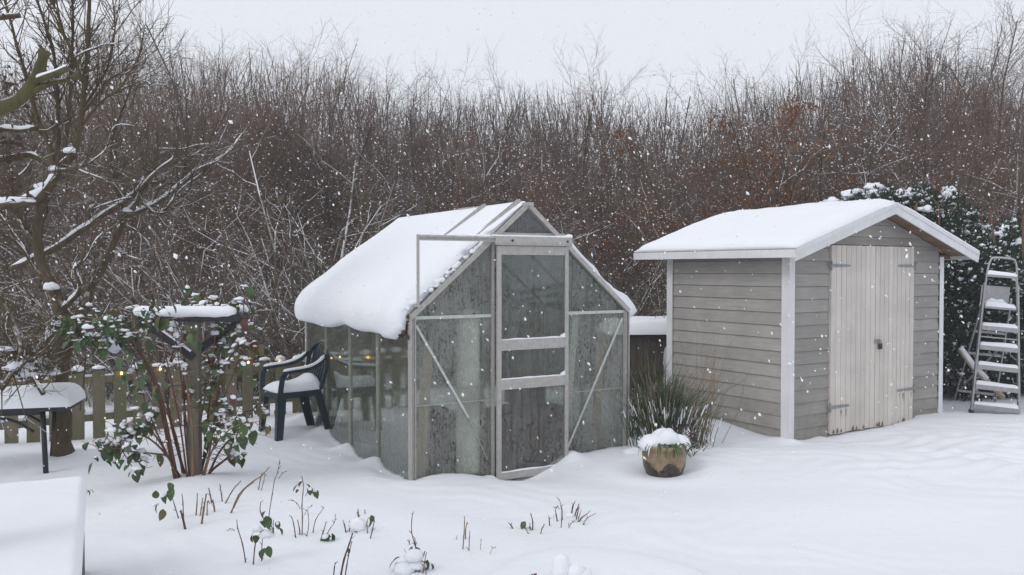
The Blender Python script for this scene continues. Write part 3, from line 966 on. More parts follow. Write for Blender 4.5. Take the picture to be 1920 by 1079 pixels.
def lapboard(u0, u1, z0_, z1_, axis, out_sign, base, mat, name='board', u0t=None, u1t=None):
    u0t = u0 if u0t is None else u0t; u1t = u1 if u1t is None else u1t
    a, b = base + out_sign * 0.020, base + out_sign * 0.006
    inn = base - out_sign * 0.006
    j = R.uniform(-0.0015, 0.0015)
    a += j
    if axis == 'y':   # board runs along x, faces -y
        q = [(u0, a, z0_), (u1, a, z0_), (u1, inn, z0_), (u0, inn, z0_), (u0t, b, z1_), (u1t, b, z1_), (u1t, inn, z1_), (u0t, inn, z1_)]
    else:
        q = [(a, u1, z0_), (a, u0, z0_), (inn, u0, z0_), (inn, u1, z0_), (b, u1t, z1_), (b, u0t, z1_), (inn, u0t, z1_), (inn, u1t, z1_)]
    MB().hexa(q).build(name, M[mat], sh, bevel=0.0015)


DX0, DX1 = 0.593, 2.026
DZ0, DZ1 = -0.03, 1.895
k = 0
z = 1.605 - 14 * RH
rows = []
while z < 2.25:
    rows.append((z, z + RH - 0.003)); z += RH
for (za, zb) in rows:
    lo = max(za, -0.2)
    if zb < -0.1: continue
    ztop = min(zb, 1.78)
    if za < 1.74:
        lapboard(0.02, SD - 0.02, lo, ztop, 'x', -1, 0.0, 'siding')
        lapboard(0.02, SD - 0.02, lo, ztop, 'x', 1, SW, 'siding_shaded')
        lapboard(0.02, SW - 0.02, lo, ztop, 'y', 1, SD, 'siding_shaded')
    if zb <= DZ1 + 0.005:
        lapboard(0.045, DX0 - 0.004, lo, zb, 'y', -1, 0.0, 'siding_shaded')
        lapboard(DX1 + 0.004, SW - 0.045, lo, zb, 'y', -1, 0.0, 'siding_shaded')
    else:
        lo2 = max(lo, DZ1 + 0.005)
        if lo > DZ1 or zb > DZ1:
            def xr(zz):
                f = (zz - (ZE - 0.06)) / (ZA - ZE)
                d = max(0.0, f * (half + OS) - OS)
                return d
            a0, a1 = max(0.045, xr(lo2) ), max(0.045, xr(zb))
            if a0 < half - 0.05 and a1 < half:
                lapboard(a0, SW - a0, lo2, zb, 'y', -1, 0.0, 'siding_shaded', 'board', a1, SW - a1)
                # and the row remnants beside the door frame head
                if lo < DZ1 - 0.01:
                    lapboard(0.045, DX0 - 0.004, lo, DZ1 + 0.003, 'y', -1, 0.0, 'siding_shaded')
                    lapboard(DX1 + 0.004, SW - 0.045, lo, DZ1 + 0.003, 'y', -1, 0.0, 'siding_shaded')
MB().box((DX0 - 0.02, 0.02, -0.1), (DX1 + 0.02, 0.04, 1.95)).build('door_lining', M['darkwood'], sh)
# corner trims
MB().box((-0.032, -0.030, -0.2), (0.045, -0.0215, 1.79)).build('corner_trim', M['trim'], sh, bevel=0.002)
MB().box((-0.032, -0.0205, -0.2), (-0.0215, 0.07, 1.79)).build('corner_trim', M['trim'], sh, bevel=0.002)
MB().box((SW - 0.045, -0.030, -0.2), (SW + 0.032, -0.0215, 1.79)).build('corner_trim', M['trim'], sh, bevel=0.002)
MB().box((-0.032, SD - 0.06, -0.2), (-0.0215, SD + 0.03, 1.79)).build('corner_trim', M['trim'], sh, bevel=0.002)
# doors of tongue and groove boards
mid = (DX0 + DX1) / 2 + 0.02
for (xa, xb, hs) in ((DX0, mid - 0.003, 0), (mid + 0.003, DX1, 1)):
    fr = MB().box((xa, -0.022, DZ0 + 0.01), (xb, -0.004, DZ1 - 0.004)).build('door', M['door'], sh)
    n = 9
    wv = (xb - xa) / n
    for i in range(n):
        zb_ = DZ0 + R.uniform(-0.004, 0.006)
        MB().box((xa + wv * i + 0.0025, -0.036 - R.uniform(0, 0.0015), zb_), (xa + wv * (i + 1) - 0.0025, -0.021, DZ1 - R.uniform(0.0, 0.003))).build('board', M['door'], fr, bevel=0.003)
    # strap hinges
    for zz in (1.685, 0.245):
        x0 = xa - 0.02 if hs == 0 else xb + 0.02
        s = 1 if hs == 0 else -1
        if zz < 1 and hs == 1: zz = 0.33
        mb = MB()
        pl = [(x0, zz - 0.019), (x0 + s * 0.30, zz - 0.013), (x0 + s * 0.33, zz), (x0 + s * 0.30, zz + 0.013), (x0, zz + 0.019)]
        if s < 0: pl = pl[::-1]
        polyslab(mb, pl, 'y', -0.043, -0.038)
        h = mb.build('strap_hinge', M['galv'], fr, bevel=0.001)
        mb = MB()
        for q in (0.09, 0.17, 0.25):
            mb.tube([(x0 + s * q, -0.043, zz), (x0 + s * q, -0.047, zz)], 0.007, 8)
        mb.build('bolt', M['galv'], h)
        MB().tube([(x0 + s * 0.008, -0.046, zz - 0.045), (x0 + s * 0.008, -0.046, zz + 0.045)], 0.010, 8).build('hinge_pin', M['galv'], h)
        if zz < 1:
            for q in range(4):
                xx = x0 + s * R.uniform(0.04, 0.3); zz2 = zz - R.uniform(0.03, 0.05)
                mb = MB(); polyslab(mb, [(xx - 0.006, zz2), (xx - 0.002, zz2 - R.uniform(0.02, 0.09)), (xx + 0.004, zz2)], 'y', -0.0395, -0.0382)
                mb.build('rust_stain', M['rust'], h)
    # worn patches along the foot
    mb = MB()
    for q in range(7):
        xx = R.uniform(xa + 0.03, xb - 0.03); s_ = R.uniform(0.008, 0.022)
        polyslab(mb, [(xx - s_, DZ0 + 0.008), (xx + s_, DZ0 + 0.008), (xx + s_ * 0.3, DZ0 + 0.015 + s_ * 2.2), (xx - s_ * 0.5, DZ0 + 0.01 + s_ * 1.3)], 'y', -0.0395, -0.0382)
    mb.build('flaked_paint', M['rust'], fr)
# hasp and padlock
lk = MB().box((mid - 0.02, -0.050, 0.865), (mid + 0.075, -0.039, 0.905)).build('hasp', M['galv'], sh, bevel=0.002)
MB().box((mid + 0.035, -0.068, 0.80), (mid + 0.085, -0.051, 0.86)).build('padlock', M['black'], lk, bevel=0.003)
MB().tube(catmull([(mid + 0.044, -0.06, 0.855), (mid + 0.044, -0.06, 0.885), (mid + 0.06, -0.06, 0.897), (mid + 0.076, -0.06, 0.885), (mid + 0.076, -0.06, 0.855)]), 0.0045, 6).build('shackle', M['galv'], lk)
# roof deck, soffit boards, fascias, barges, felt
y0, y1 = -OF, SD + 0.31
for s in (0, 1):
    xe = -OS if s == 0 else SW + OS
    sg = 1 if s == 0 else -1
    dv = Vector((half + OS, 0, ZA - ZE)).normalized(); dv.x *= sg
    nr = Vector((-dv.z * sg, 0, abs(dv.x)))
    E = Vector((xe, 0, ZE)); A = Vector((half, 0, ZA))
    L = (A - E).length
    nb = 12
    for i in range(nb):
        a = E + dv * (L * i / nb + 0.002) - nr * 0.045; b = E + dv * (L * (i + 1) / nb - 0.002) - nr * 0.045
        q = [a + Vector((0, y0 + 0.02, 0)), b + Vector((0, y0 + 0.02, 0)), b + Vector((0, y1, 0)), a + Vector((0, y1, 0))]
        MB().hexa(q + [v + nr * 0.016 for v in q]).build('roof_board', M['raw'], sh)
    q = [E - nr * 0.028 + Vector((0, y0 + 0.005, 0)), A - nr * 0.028 + Vector((0, y0 + 0.005, 0)), A - nr * 0.028 + Vector((0, y1 + 0.01, 0)), E - nr * 0.028 + Vector((0, y1 + 0.01, 0))]
    MB().hexa(q + [v + nr * 0.006 for v in q]).build('roof_felt', M['felt'], sh)
    # barge board
    zc = 0.115
    q = [E + Vector((0, y0 - 0.022, -zc)), A + Vector((0, y0 - 0.022, -zc)), A + Vector((0, y0 - 0.001, -zc)), E + Vector((0, y0 - 0.001, -zc)),
         E + Vector((0, y0 - 0.022, 0)), A + Vector((0, y0 - 0.022, 0)), A + Vector((0, y0 - 0.001, 0)), E + Vector((0, y0 - 0.001, 0))]
    MB().hexa(q).build('barge_board', M['trim'], sh, bevel=0.002)
    q2 = [v + Vector((0, -0.012 if i % 4 < 2 else -0.021, 0)) for i, v in enumerate(q)]
    q2 = [E + Vector((0, y0 - 0.034, -0.035)), A + Vector((0, y0 - 0.034, -0.035)), A + Vector((0, y0 - 0.0225, -0.035)), E + Vector((0, y0 - 0.0225, -0.035)),
          E + Vector((0, y0 - 0.034, 0.003)), A + Vector((0, y0 - 0.034, 0.003)), A + Vector((0, y0 - 0.0225, 0.003)), E + Vector((0, y0 - 0.0225, 0.003))]
    MB().hexa(q2).build('barge_batten', M['trim'], sh, bevel=0.0015)
    # eave fascia
    xa_, xb_ = (xe - 0.018, xe - 0.001) if s == 0 else (xe + 0.001, xe + 0.018)
    MB().box((xa_, y0 - 0.02, ZE - 0.082), (xb_, y1, ZE - 0.004)).build('fascia', M['trim'], sh, bevel=0.002)
for y in (0.03, 0.85, SD - 0.05):
    MB().box((-OS + 0.01, y, ZE - 0.075), (-0.03, y + 0.04, ZE - 0.03)).build('rafter_end', M['raw'], sh)
    MB().box((SW + 0.03, y, ZE - 0.075), (SW + OS - 0.01, y + 0.04, ZE - 0.03)).build('rafter_end', M['raw'], sh)


def shed_snow():
    NU, NVs = 46, 40
    top = []; bot = []
    for i in range(NVs):
        y = (y0 - 0.028) + (y1 + 0.02 - y0) * i / (NVs - 1)
        for j in range(NU):
            u = j / (NU - 1)
            x = -OS - 0.012 + (SW + 2 * OS + 0.024) * u
            f = 1 - abs(x - half) / (half + OS)
            d = min(i, NVs - 1 - i) / 3.0
            e = min(1.0, d) ** 0.5 if d > 0 else 0.0
            dj = min(j, NU - 1 - j) / 1.6
            e2 = min(1.0, dj) ** 0.5 if dj > 0 else 0.0
            z_ = ZE + (ZA - ZE) * max(f, -0.01)
            z_r = z_ - 0.05 * math.exp(-((x - half) / 0.16) ** 2)         # soft crest
            h = (0.075 + 0.03 * mnoise.noise(Vector((x * 1.2, y * 1.2, 3))) + 0.008 * mnoise.noise(Vector((x * 6, y * 6, 3))))
            if x > half: h *= 0.85
            edge = e * (0.3 + 0.7 * e2)
            top.append((x, y, max(z_r, z_ - 0.03) + 0.008 + h * edge + 0.012))
            bot.append((x, y, z_ + 0.004))
    fs = []
    for i in range(NVs - 1):
        for j in range(NU - 1):
            a = i * NU + j
            fs.append((a, a + 1, a + NU + 1, a + NU))
    b = len(top)
    fs2 = [(a + b, d + b, c + b, bb + b) for (a, bb, c, d) in fs]
    loop = [j for j in range(NU)] + [i * NU + NU - 1 for i in range(1, NVs)] + [(NVs - 1) * NU + j for j in range(NU - 2, -1, -1)] + [i * NU for i in range(NVs - 2, 0, -1)]
    fs3 = [(loop[k], loop[k] + b, loop[(k + 1) % len(loop)] + b, loop[(k + 1) % len(loop)]) for k in range(len(loop))]
    mb = MB(); mb.add(top + bot, fs + fs2 + fs3, 0, True)
    mb.build('roof_snow', M['snow'], sh)


shed_snow()
# ------------------------------------------------------------------ picket fence
fen = thing('picket_fence', 'low mossy wooden picket fence with little snow caps behind the bush and chair', 'fence', (FO.x, FO.y, 0), math.atan2(FD.y, FD.x))
px_ = -0.95
i = 0
PICK = []
while px_ < 3.35:
    wv = 0.118 + R.uniform(-0.006, 0.006)
    wx, wy = FO.x + FD.x * px_, FO.y + FD.y * px_
    zb = gzf(wx, wy) - 0.06
    zt = 0.655 + R.uniform(-0.014, 0.014) - 0.012 * (px_ / 3.2)
    ln = R.uniform(-0.012, 0.012)
    mb = MB()
    top = []
    rd = px_ > 2.1 or (i % 3 == 2)
    prof = [(0, zt - (0.05 if rd else 0.006)), (wv * 0.18, zt - (0.015 if rd else 0.002)), (wv * 0.5, zt), (wv * 0.82, zt - (0.015 if rd else 0.002)), (wv, zt - (0.05 if rd else 0.006))]
    pl = [(0, zb), (wv, zb)] + [(a, b) for a, b in prof[::-1]]
    pl = [(px_ + a + ln * (b - zb), b) for a, b in pl]
    polyslab(mb, pl, 'y', -0.022, -0.002)
    o = mb.build('picket', M['fence'], fen, bevel=0.002)
    PICK.append((px_ + wv / 2, zt))
    if R.random() < 0.93:
        h = R.uniform(0.028, 0.048)
        cap = MB().blob((px_ + wv / 2 + ln * 0.6, -0.012, zt - (0.012 if rd else 0.0)), wv * 0.52, 0.032, h, i * 1.7, 0.25, 12, 7)
        cap.build('snow_cap', M['snow'], o)
    px_ += 0.19 + R.uniform(-0.008, 0.008)
    i += 1
for zz in (0.12, 0.50):
    o = MB().box((-1.2, 0.0, zz), (3.6, 0.035, zz + 0.07)).build('rail', M['fence'], fen)
    sb = MB()
    n = 90
    for k in range(n):
        x0 = -1.2 + 4.8 * k / n; x1 = -1.2 + 4.8 * (k + 1) / n
        f = lambda x: 0.022 + 0.016 * mnoise.noise(Vector((x * 4, zz * 9, 0)))
        sb.hexa([(x0, -0.001, zz + .07), (x1, -0.001, zz + .07), (x1, 0.036, zz + .07), (x0, 0.036, zz + .07),
                 (x0, 0.004, zz + .07 + f(x0)), (x1, 0.004, zz + .07 + f(x1)), (x1, 0.03, zz + .07 + f(x1)), (x0, 0.03, zz + .07 + f(x0))])
    sb.build('snow', M['snow'], o)
# string of lights along the top
t = thing('string_lights', 'string of small lit amber bulbs on a cable along the picket fence top', 'string lights', (FO.x, FO.y, 0), math.atan2(FD.y, FD.x))
pts = []
for a, zt in PICK:
    pts.append((a, -0.03, zt - 0.02)); pts.append((a + 0.095, -0.03, zt - 0.045))
MB().tube(pts, 0.0035, 4).build('cable', M['black'], t)
bm = MB().blob((0, 0, 0), 0.011, 0.011, 0.014, 1, 0.0, 8, 6, 0, 1.0).mesh('bulb', M['bulb'])
for k in (4, 5, 6, 9, 11, 14, 16, 18, 20, 21, 22):
    if k < len(PICK):
        put('bulb', bm, t, (PICK[k][0] + R.uniform(-.05, .05), -0.045, PICK[k][1] - 0.05 + R.uniform(-.015, .015)))

# ------------------------------------------------------------------ plastic chair
def curve_strip(mb, pts, w, th, side, up_bias=None, mat=0):
    """flat strip swept along pts, w across 'side'"""
    side = Vector(side).normalized()
    pts = [Vector(p) for p in pts]
    vs = []
    ws = w if hasattr(w, '__len__') else [w] * len(pts)
    for i, p in enumerate(pts):
        d = (pts[min(i + 1, len(pts) - 1)] - pts[max(i - 1, 0)]).normalized()
        n = side.cross(d).normalized()
        s = side * ws[i] / 2
        vs += [tuple(p - s - n * th / 2), tuple(p + s - n * th / 2), tuple(p + s + n * th / 2), tuple(p - s + n * th / 2)]
    fs = []
    for i in range(len(pts) - 1):
        for j in range(4):
            fs.append((i * 4 + j, i * 4 + (j + 1) % 4, (i + 1) * 4 + (j + 1) % 4, (i + 1) * 4 + j))
    fs += [(3, 2, 1, 0), tuple((len(pts) - 1) * 4 + j for j in range(4))]
    mb.add(vs, fs, mat, False)


def plastic_chair(label, loc, rz, mat, snow=True):
    """local: +y is the way the sitter faces"""
    t = thing('garden_chair', label, 'chair', loc, rz)
    # seat with rolled front
    mb = MB()
    N = 10
    vs = []; fs = []
    for i in range(N):
        v = i / (N - 1); y = -0.20 + 0.43 * v
        w = 0.20 + 0.025 * v
        for j in range(8):
            u = j / 7 * 2 - 1
            z = 0.415 + 0.02 * u * u - 0.02 * math.sin(v * 3.1) - (0.035 * max(0, (v - 0.85) / 0.15) ** 2)
            vs.append((u * w, y, z))
    for i in range(N - 1):
        for j in range(7): fs.append((i * 8 + j, i * 8 + j + 1, (i + 1) * 8 + j + 1, (i + 1) * 8 + j))
    b = len(vs)
    vs2 = [(x, y, z - 0.012) for x, y, z in vs]
    mb.add(vs + vs2, fs + [(a + b, d + b, c + b, e + b) for a, e, c, d in fs], 0, True)
    curve_strip(mb, [(-0.23, 0.235, 0.40), (-0.1, 0.25, 0.395), (0.1, 0.25, 0.395), (0.23, 0.235, 0.40)], 0.06, 0.012, (0, 0, 1))
    for s in (-1, 1):
        curve_strip(mb, [(s * 0.225, -0.2, 0.405), (s * 0.23, 0.0, 0.40), (s * 0.232, 0.235, 0.40)], 0.06, 0.012, (0, 0, 1))
    mb.build('seat', M[mat], t)
    # legs: L-section splayed
    for sx, sy, lx, ly in ((-1, 1, 0.262, 0.27), (1, 1, 0.262, 0.27), (-1, -1, 0.25, -0.33), (1, -1, 0.25, -0.33)):
        mb = MB()
        a = Vector((sx * 0.232, 0.235 if sy > 0 else -0.205, 0.43)); e = Vector((sx * lx, ly, -0.06))
        wv = 0.085
        i1 = Vector((0, -sy * wv, 0)); i2 = Vector((-sx * wv, 0, 0)); th = 0.008
        mb.hexa([e, e + i1 * 0.75, e + i1 * 0.75 + Vector((-sx * th, 0, 0)), e + Vector((-sx * th, 0, 0)), a, a + i1, a + i1 + Vector((-sx * th, 0, 0)), a + Vector((-sx * th, 0, 0))])
        mb.hexa([e + Vector((0, -sy * th, 0)), e + i2 * 0.7 + Vector((0, -sy * th, 0)), e + i2 * 0.7, e, a + Vector((0, -sy * th, 0)), a + i2 + Vector((0, -sy * th, 0)), a + i2, a])
        mb.build('leg', M[mat], t)
    # armrests: post from the seat front, sweeping back to the backrest
    for s in (-1, 1):
        mb = MB()
        pts = catmull([(s * 0.245, 0.225, 0.40), (s * 0.262, 0.215, 0.52), (s * 0.268, 0.20, 0.60), (s * 0.27, 0.155, 0.635)], 3)
        curve_strip(mb, pts, 0.05, 0.014, (0, 1, 0.2))
        pts = catmull([(s * 0.27, 0.20, 0.628), (s * 0.272, 0.10, 0.638), (s * 0.268, -0.06, 0.655), (s * 0.25, -0.18, 0.70), (s * 0.222, -0.265, 0.775)], 4)
        curve_strip(mb, pts, [0.052] * (len(pts) - 3) + [0.045, 0.04, 0.035], 0.03, (1, 0, 0))
        o = mb.build('armrest', M[mat], t)
        if snow:
            sb = MB(); k = len(pts)
            sp = [Vector(p) + Vector((0, 0, 0.020)) for p in pts[:-1]]
            sb.tube(sp, [0.012 + 0.012 * min(1, i) for i in range(len(sp) - 1)] + [0.008], 8, 0, True, True, 0.8)
            sb.build('snow', M['snow'], o)
    # back: rim hoop plus slats
    hoop = catmull([(-0.20, -0.21, 0.43), (-0.235, -0.25, 0.60), (-0.225, -0.28, 0.76), (-0.15, -0.315, 0.855), (0, -0.33, 0.88), (0.15, -0.315, 0.855), (0.225, -0.28, 0.76), (0.235, -0.25, 0.60), (0.20, -0.21, 0.43)], 4)
    MB().tube(hoop, 0.021, 8, 0, True, True, 1.0).build('backrest_frame', M[mat], t)
    for k in range(7):
        x = -0.165 + 0.055 * k
        top = 0.865 - 0.8 * x * x * 1.6
        mb = MB()
        curve_strip(mb, catmull([(x * 0.9, -0.205, 0.42), (x, -0.262, 0.60), (x, -0.322, top)], 3), 0.036, 0.008, (1, 0, 0))
        mb.build('slat', M[mat], t)
    if snow:
        sb = MB()
        sb.tube(catmull([(-0.09, -0.328, 0.893), (0, -0.335, 0.90), (0.09, -0.328, 0.893)], 3), [0.006, 0.016, 0.019, 0.021, 0.019, 0.016, 0.006], 8, 0, True, True, 0.8)
        sb.build('snow', M['snow'], t)
        mb = MB()
        NS, NT_ = 14, 12
        vs = []; fs = []
        for i in range(NS):
            v = i / (NS - 1); y = -0.215 + 0.455 * v
            for j in range(NT_):
                u = j / (NT_ - 1) * 2 - 1
                ed = (1 - u * u) ** 0.35 if abs(u) < 1 else 0
                e2 = (1 - (2 * v - 1) ** 6)
                h = 0.075 + 0.11 * math.exp(-(v / 0.22) ** 2) + 0.045 * math.exp(-((v - 0.9) / 0.12) ** 2) * (0.5 - 0.8 * u) + 0.012 * mnoise.noise(Vector((u * 2, v * 4, 1)))
                vs.append((u * 0.222, y - 0.02 * (1 - v), 0.418 + 1.25 * h * ed * (0.25 + 0.75 * e2)))
        for i in range(NS - 1):
            for j in range(NT_ - 1): fs.append((i * NT_ + j, i * NT_ + j + 1, (i + 1) * NT_ + j + 1, (i + 1) * NT_ + j))
        b = len(vs)
        vs2 = [(x, y, 0.412) for x, y, z in vs]
        lp = list(range(NT_)) + [i * NT_ + NT_ - 1 for i in range(1, NS)] + [(NS - 1) * NT_ + j for j in range(NT_ - 2, -1, -1)] + [i * NT_ for i in range(NS - 2, 0, -1)]
        fs3 = [(lp[k], lp[k] + b, lp[(k + 1) % len(lp)] + b, lp[(k + 1) % len(lp)]) for k in range(len(lp))]
        mb.add(vs + vs2, fs + fs3, 0, True)
        mb.build('snow', M['snow'], t)
    return t


fdir = -GEX
chair_rz = math.atan2(fdir.y, fdir.x) - math.pi / 2
plastic_chair('dark teal plastic garden chair with snow on its seat beside the greenhouse', (-2.22, 8.56, gzf(-2.22, 8.56)), chair_rz + 0.10, 'chair')
plastic_chair('white plastic garden chair mostly hidden behind the left rear corner of the shed', (2.12, 10.35, 0.10), rad(75), 'whiteplastic')

# ------------------------------------------------------------------ wooden bunker between greenhouse and shed
bk = thing('storage_bunker', 'low dark boarded bunker with a thick snow lid between greenhouse and shed', 'storage bunker', (1.25, 10.75, 0), rad(4))
for k in range(19):
    MB().box((k * 0.085, 0, -0.25), (k * 0.085 + 0.081, 0.018 + R.uniform(0, 0.004), 0.78)).build('board', M['darkwood'], bk)
MB().box((0, 0.03, -0.25), (1.62, 0.8, 0.76)).build('bunker_frame', M['darkwood'], bk)
MB().box((-0.03, -0.04, 0.78), (1.65, 0.85, 0.82)).build('lid', M['blackwood'], bk)
mb = MB()
NX, NY = 24, 12; vs = []; fs = []
for i in range(NY):
    for j in range(NX):
        u, v = j / (NX - 1), i / (NY - 1)
        e = min(1, min(v, 1 - v) / 0.22) ; e = math.sqrt(max(0, 1 - (1 - e) ** 2)); e2 = min(1, min(u, 1 - u) / 0.08) ** 0.5
        vs.append((-0.05 + 1.72 * u, -0.07 + 0.94 * v, 0.822 + (0.14 + 0.07 * u + 0.02 * mnoise.noise(Vector((u * 4, v * 3, 2)))) * e * e2 + 0.03 * v))
for i in range(NY - 1):
    for j in range(NX - 1): fs.append((i * NX + j, i * NX + j + 1, (i + 1) * NX + j + 1, (i + 1) * NX + j))
b = len(vs); lp = list(range(NX)) + [i * NX + NX - 1 for i in range(1, NY)] + [(NY - 1) * NX + j for j in range(NX - 2, -1, -1)] + [i * NX for i in range(NY - 2, 0, -1)]
fs += [(lp[k], lp[k] + b, lp[(k + 1) % len(lp)] + b, lp[(k + 1) % len(lp)]) for k in range(len(lp))]
mb.add(vs + [(x, y, 0.8205) for x, y, z in vs], fs, 0, True)
mb.build('snow', M['snow'], bk)


def snowpad(name, parent, x0, x1, y0, y1, zb, h, ns=24, r=0.10, seed=0.0, mat='snow', hf=None, over=0.0):
    """soft snow cushion on a rectangle, rounded shoulders; local coordinates"""
    NXn = ns; NYn = max(8, int(ns * (y1 - y0) / (x1 - x0)))
    us = [0.5 - 0.5 * math.cos(math.pi * i / (NXn - 1)) for i in range(NXn)]
    vs_ = [0.5 - 0.5 * math.cos(math.pi * i / (NYn - 1)) for i in range(NYn)]
    vs = []; fs = []
    for v in vs_:
        for u in us:
            x = x0 + (x1 - x0) * u; y = y0 + (y1 - y0) * v
            d = min(x - x0, x1 - x, y - y0, y1 - y)
            e = min(1.0, max(0.0, d / r)); e = math.sqrt(max(0, 1 - (1 - e) ** 2))
            hh = h * (1 + (hf(u, v) if hf else 0)) + 0.020 * mnoise.noise(Vector((x * 2.1, y * 2.1, seed))) + 0.003 * mnoise.noise(Vector((x * 9, y * 9, seed)))
            bul = over * (math.sin(min(1, d / r) * math.pi)) if over else 0
            vs.append((x, y, zb + 0.004 + hh * e))
    for i in range(NYn - 1):
        for j in range(NXn - 1): fs.append((i * NXn + j, i * NXn + j + 1, (i + 1) * NXn + j + 1, (i + 1) * NXn + j))
    b = len(vs); lp = list(range(NXn)) + [i * NXn + NXn - 1 for i in range(1, NYn)] + [(NYn - 1) * NXn + j for j in range(NXn - 2, -1, -1)] + [i * NXn for i in range(NYn - 2, 0, -1)]
    fs += [(lp[k], lp[k] + b, lp[(k + 1) % len(lp)] + b, lp[(k + 1) % len(lp)]) for k in range(len(lp))]
    mb = MB(); mb.add(vs + [(x, y, zb) for x, y, z in vs], fs, 0, True)
    return mb.build(name, M[mat], parent)


# ------------------------------------------------------------------ black steel table on the left
tb_rz = rad(14)
tbl = thing('garden_table', 'black steel legged garden table carrying a thick cushion of snow', 'table', (-3.57, 6.80, 0), tb_rz)
# local: right edge at x=0, extends to -x
ZT = 0.545
MB().box((-1.5, 0, ZT - 0.035), (0, 0.46, ZT)).build('tabletop', M['black'], tbl, bevel=0.004)
snowpad('snow', tbl, -1.52, 0.02, -0.02, 0.49, ZT, 0.135, 44, 0.11, 1.0, hf=lambda u, v: 0.15 * math.sin(u * 9) * 0.5)
for s, y in ((0, 0.05), (1, 0.41)):
    for xx in (-0.20, -1.25):
        k = 1 if xx > -1 else -1
        a = Vector((xx, y, ZT - 0.04))
        e = Vector((xx + (0.035 if s == 0 else -0.04) * k, y - (0.05 if s == 0 else -0.02), -0.08))
        MB().tube([a, (a + e) / 2, e], 0.021, 8).build('leg', M['black'], tbl)
for y in (0.07, 0.39):
    MB().tube(catmull([(-1.25, y, 0.30), (-1.05, y, ZT - 0.10), (-0.75, y, ZT - 0.075), (-0.45, y, ZT - 0.10), (-0.27, y, 0.34)], 5), 0.012, 7).build('arched_brace', M['black'], tbl)
    MB().bar((-1.3, y, ZT - 0.052), (-0.2, y, ZT - 0.052), 0.03, 0.03).build('apron_rail', M['black'], tbl)

# ------------------------------------------------------------------ dark green storage box in the foreground
bd = Vector((0.437, -0.90)).normalized()          # direction of its right edge, towards the camera
bx_rz = math.atan2(bd.y, bd.x) + math.pi / 2
box = thing('storage_box', 'low dark green box under a smooth slab of snow at the left foreground', 'storage box', (-2.36, 4.66, 0), bx_rz)
# local: -y runs along bd (towards the camera), -x goes left
MB().box((-1.9, -3.0, -0.1), (-0.004, -0.004, 0.36)).build('box_wall', M['greenbox'], box)
MB().box((-1.93, -3.03, 0.36), (0.0, 0.0, 0.43)).build('box_lid', M['greenbox'], box, bevel=0.003)
snowpad('snow', box, -1.94, 0.010, -3.04, 0.012, 0.43, 0.082, 70, 0.035, 4.0)

# ------------------------------------------------------------------ post with black bracket arms
PB = G(366, 912)
PB.z = gzf(PB.x, PB.y)
post = thing('bracket_post', 'weathered wooden post carrying two snowy black bracket arms inside the bush', 'post', (PB.x, PB.y, 0), rad(2))
ZP = 1.285
lx = lambda px: (px - 366) / F * PB.y        # horizontal offset at the post's distance
MB().box((-0.042, -0.042, -0.2), (0.042, 0.042, ZP - 0.005)).build('wooden_post', M['post'], post, bevel=0.004)
fa = MB().box((lx(270), -0.075, ZP - 0.03), (lx(449), -0.043, ZP + 0.025)).build('crossarm', M['blackwood'], post, bevel=0.003)
ra = MB().box((lx(290), 0.26, ZP - 0.03), (lx(447), 0.30, ZP + 0.025)).build('crossarm', M['blackwood'], post, bevel=0.003)
MB().box((lx(436), -0.0425, ZP - 0.03), (lx(449), 0.259, ZP + 0.025)).build('end_bar', M['blackwood'], post)
MB().box((lx(270), -0.0425, ZP - 0.03), (lx(283), 0.259, ZP + 0.025)).build('end_bar', M['blackwood'], post)
MB().bar((lx(277), -0.092, ZP - 0.01), (lx(370), -0.06, ZP - 0.30), 0.03, 0.055).build('diagonal_strut', M['blackwood'], post, bevel=0.002)
MB().bar((lx(440), 0.22, ZP - 0.03), (lx(374), 0.05, ZP - 0.24), 0.03, 0.05).build('diagonal_strut', M['blackwood'], post, bevel=0.002)
def barsnow(par, x0, x1, y, z, w, h, seed):
    n = 16
    pts = [(x0 + (x1 - x0) * i / n, y + 0.004 * math.sin(i * 1.3 + seed), z + h * 0.35 + 0.006 * mnoise.noise(Vector((i * 0.7, seed, 0)))) for i in range(n + 1)]
    rr = [w * (0.6 if i in (0, n) else 1.0) * (1 + 0.16 * mnoise.noise(Vector((i * 0.8, seed, 5)))) for i in range(n + 1)]
    MB().tube(pts, rr, 10, 0, True, True, h / w).build('snow', M['snow'], par)
barsnow(fa, lx(262), lx(447), -0.055, ZP + 0.03, 0.045, 0.045, 1.0)
barsnow(ra, lx(300), lx(447), 0.275, ZP + 0.03, 0.04, 0.045, 2.0)
MB().bar((lx(279), -0.1, ZP + 0.022), (lx(366), -0.068, ZP - 0.25), 0.025, 0.012).build('snow', M['snow'], post)

# ------------------------------------------------------------------ leaves
def leaf_mesh(name, mat, L=0.075, W=0.05, droop=0.4, snow=0.0, seed=0):
    rr = random.Random(seed)
    mb = MB()
    n = 5
    vs = []
    for i in range(n + 1):
        t = i / n
        wv = W / 2 * math.sin(math.pi * min(1, t * 0.92 + 0.08)) ** 0.75 * (1 + rr.uniform(-.1, .1)) if 0 < i < n else 0.002
        y = L * t * math.cos(droop * t); z = -L * math.sin(droop * t) * t
        fold = 0.22 * wv
        vs += [(-wv, y, z + fold), (0, y, z), (wv, y, z + fold)]
    fs = []
    for i in range(n):
        for j in range(2):
            a = i * 3 + j
            fs.append((a, a + 1, a + 4, a + 3))
    mb.add(vs, fs, 0, True)
    if snow:
        mb.blob((0, L * 0.45, -L * 0.45 * math.sin(droop * 0.45) * 0.5 + 0.006), W * 0.42 * snow, L * 0.42 * snow, 0.017 * snow + 0.004, seed, 0.35, 8, 5, 1, 0.4)
    return mb.mesh(name, [M[mat], M['snow']])


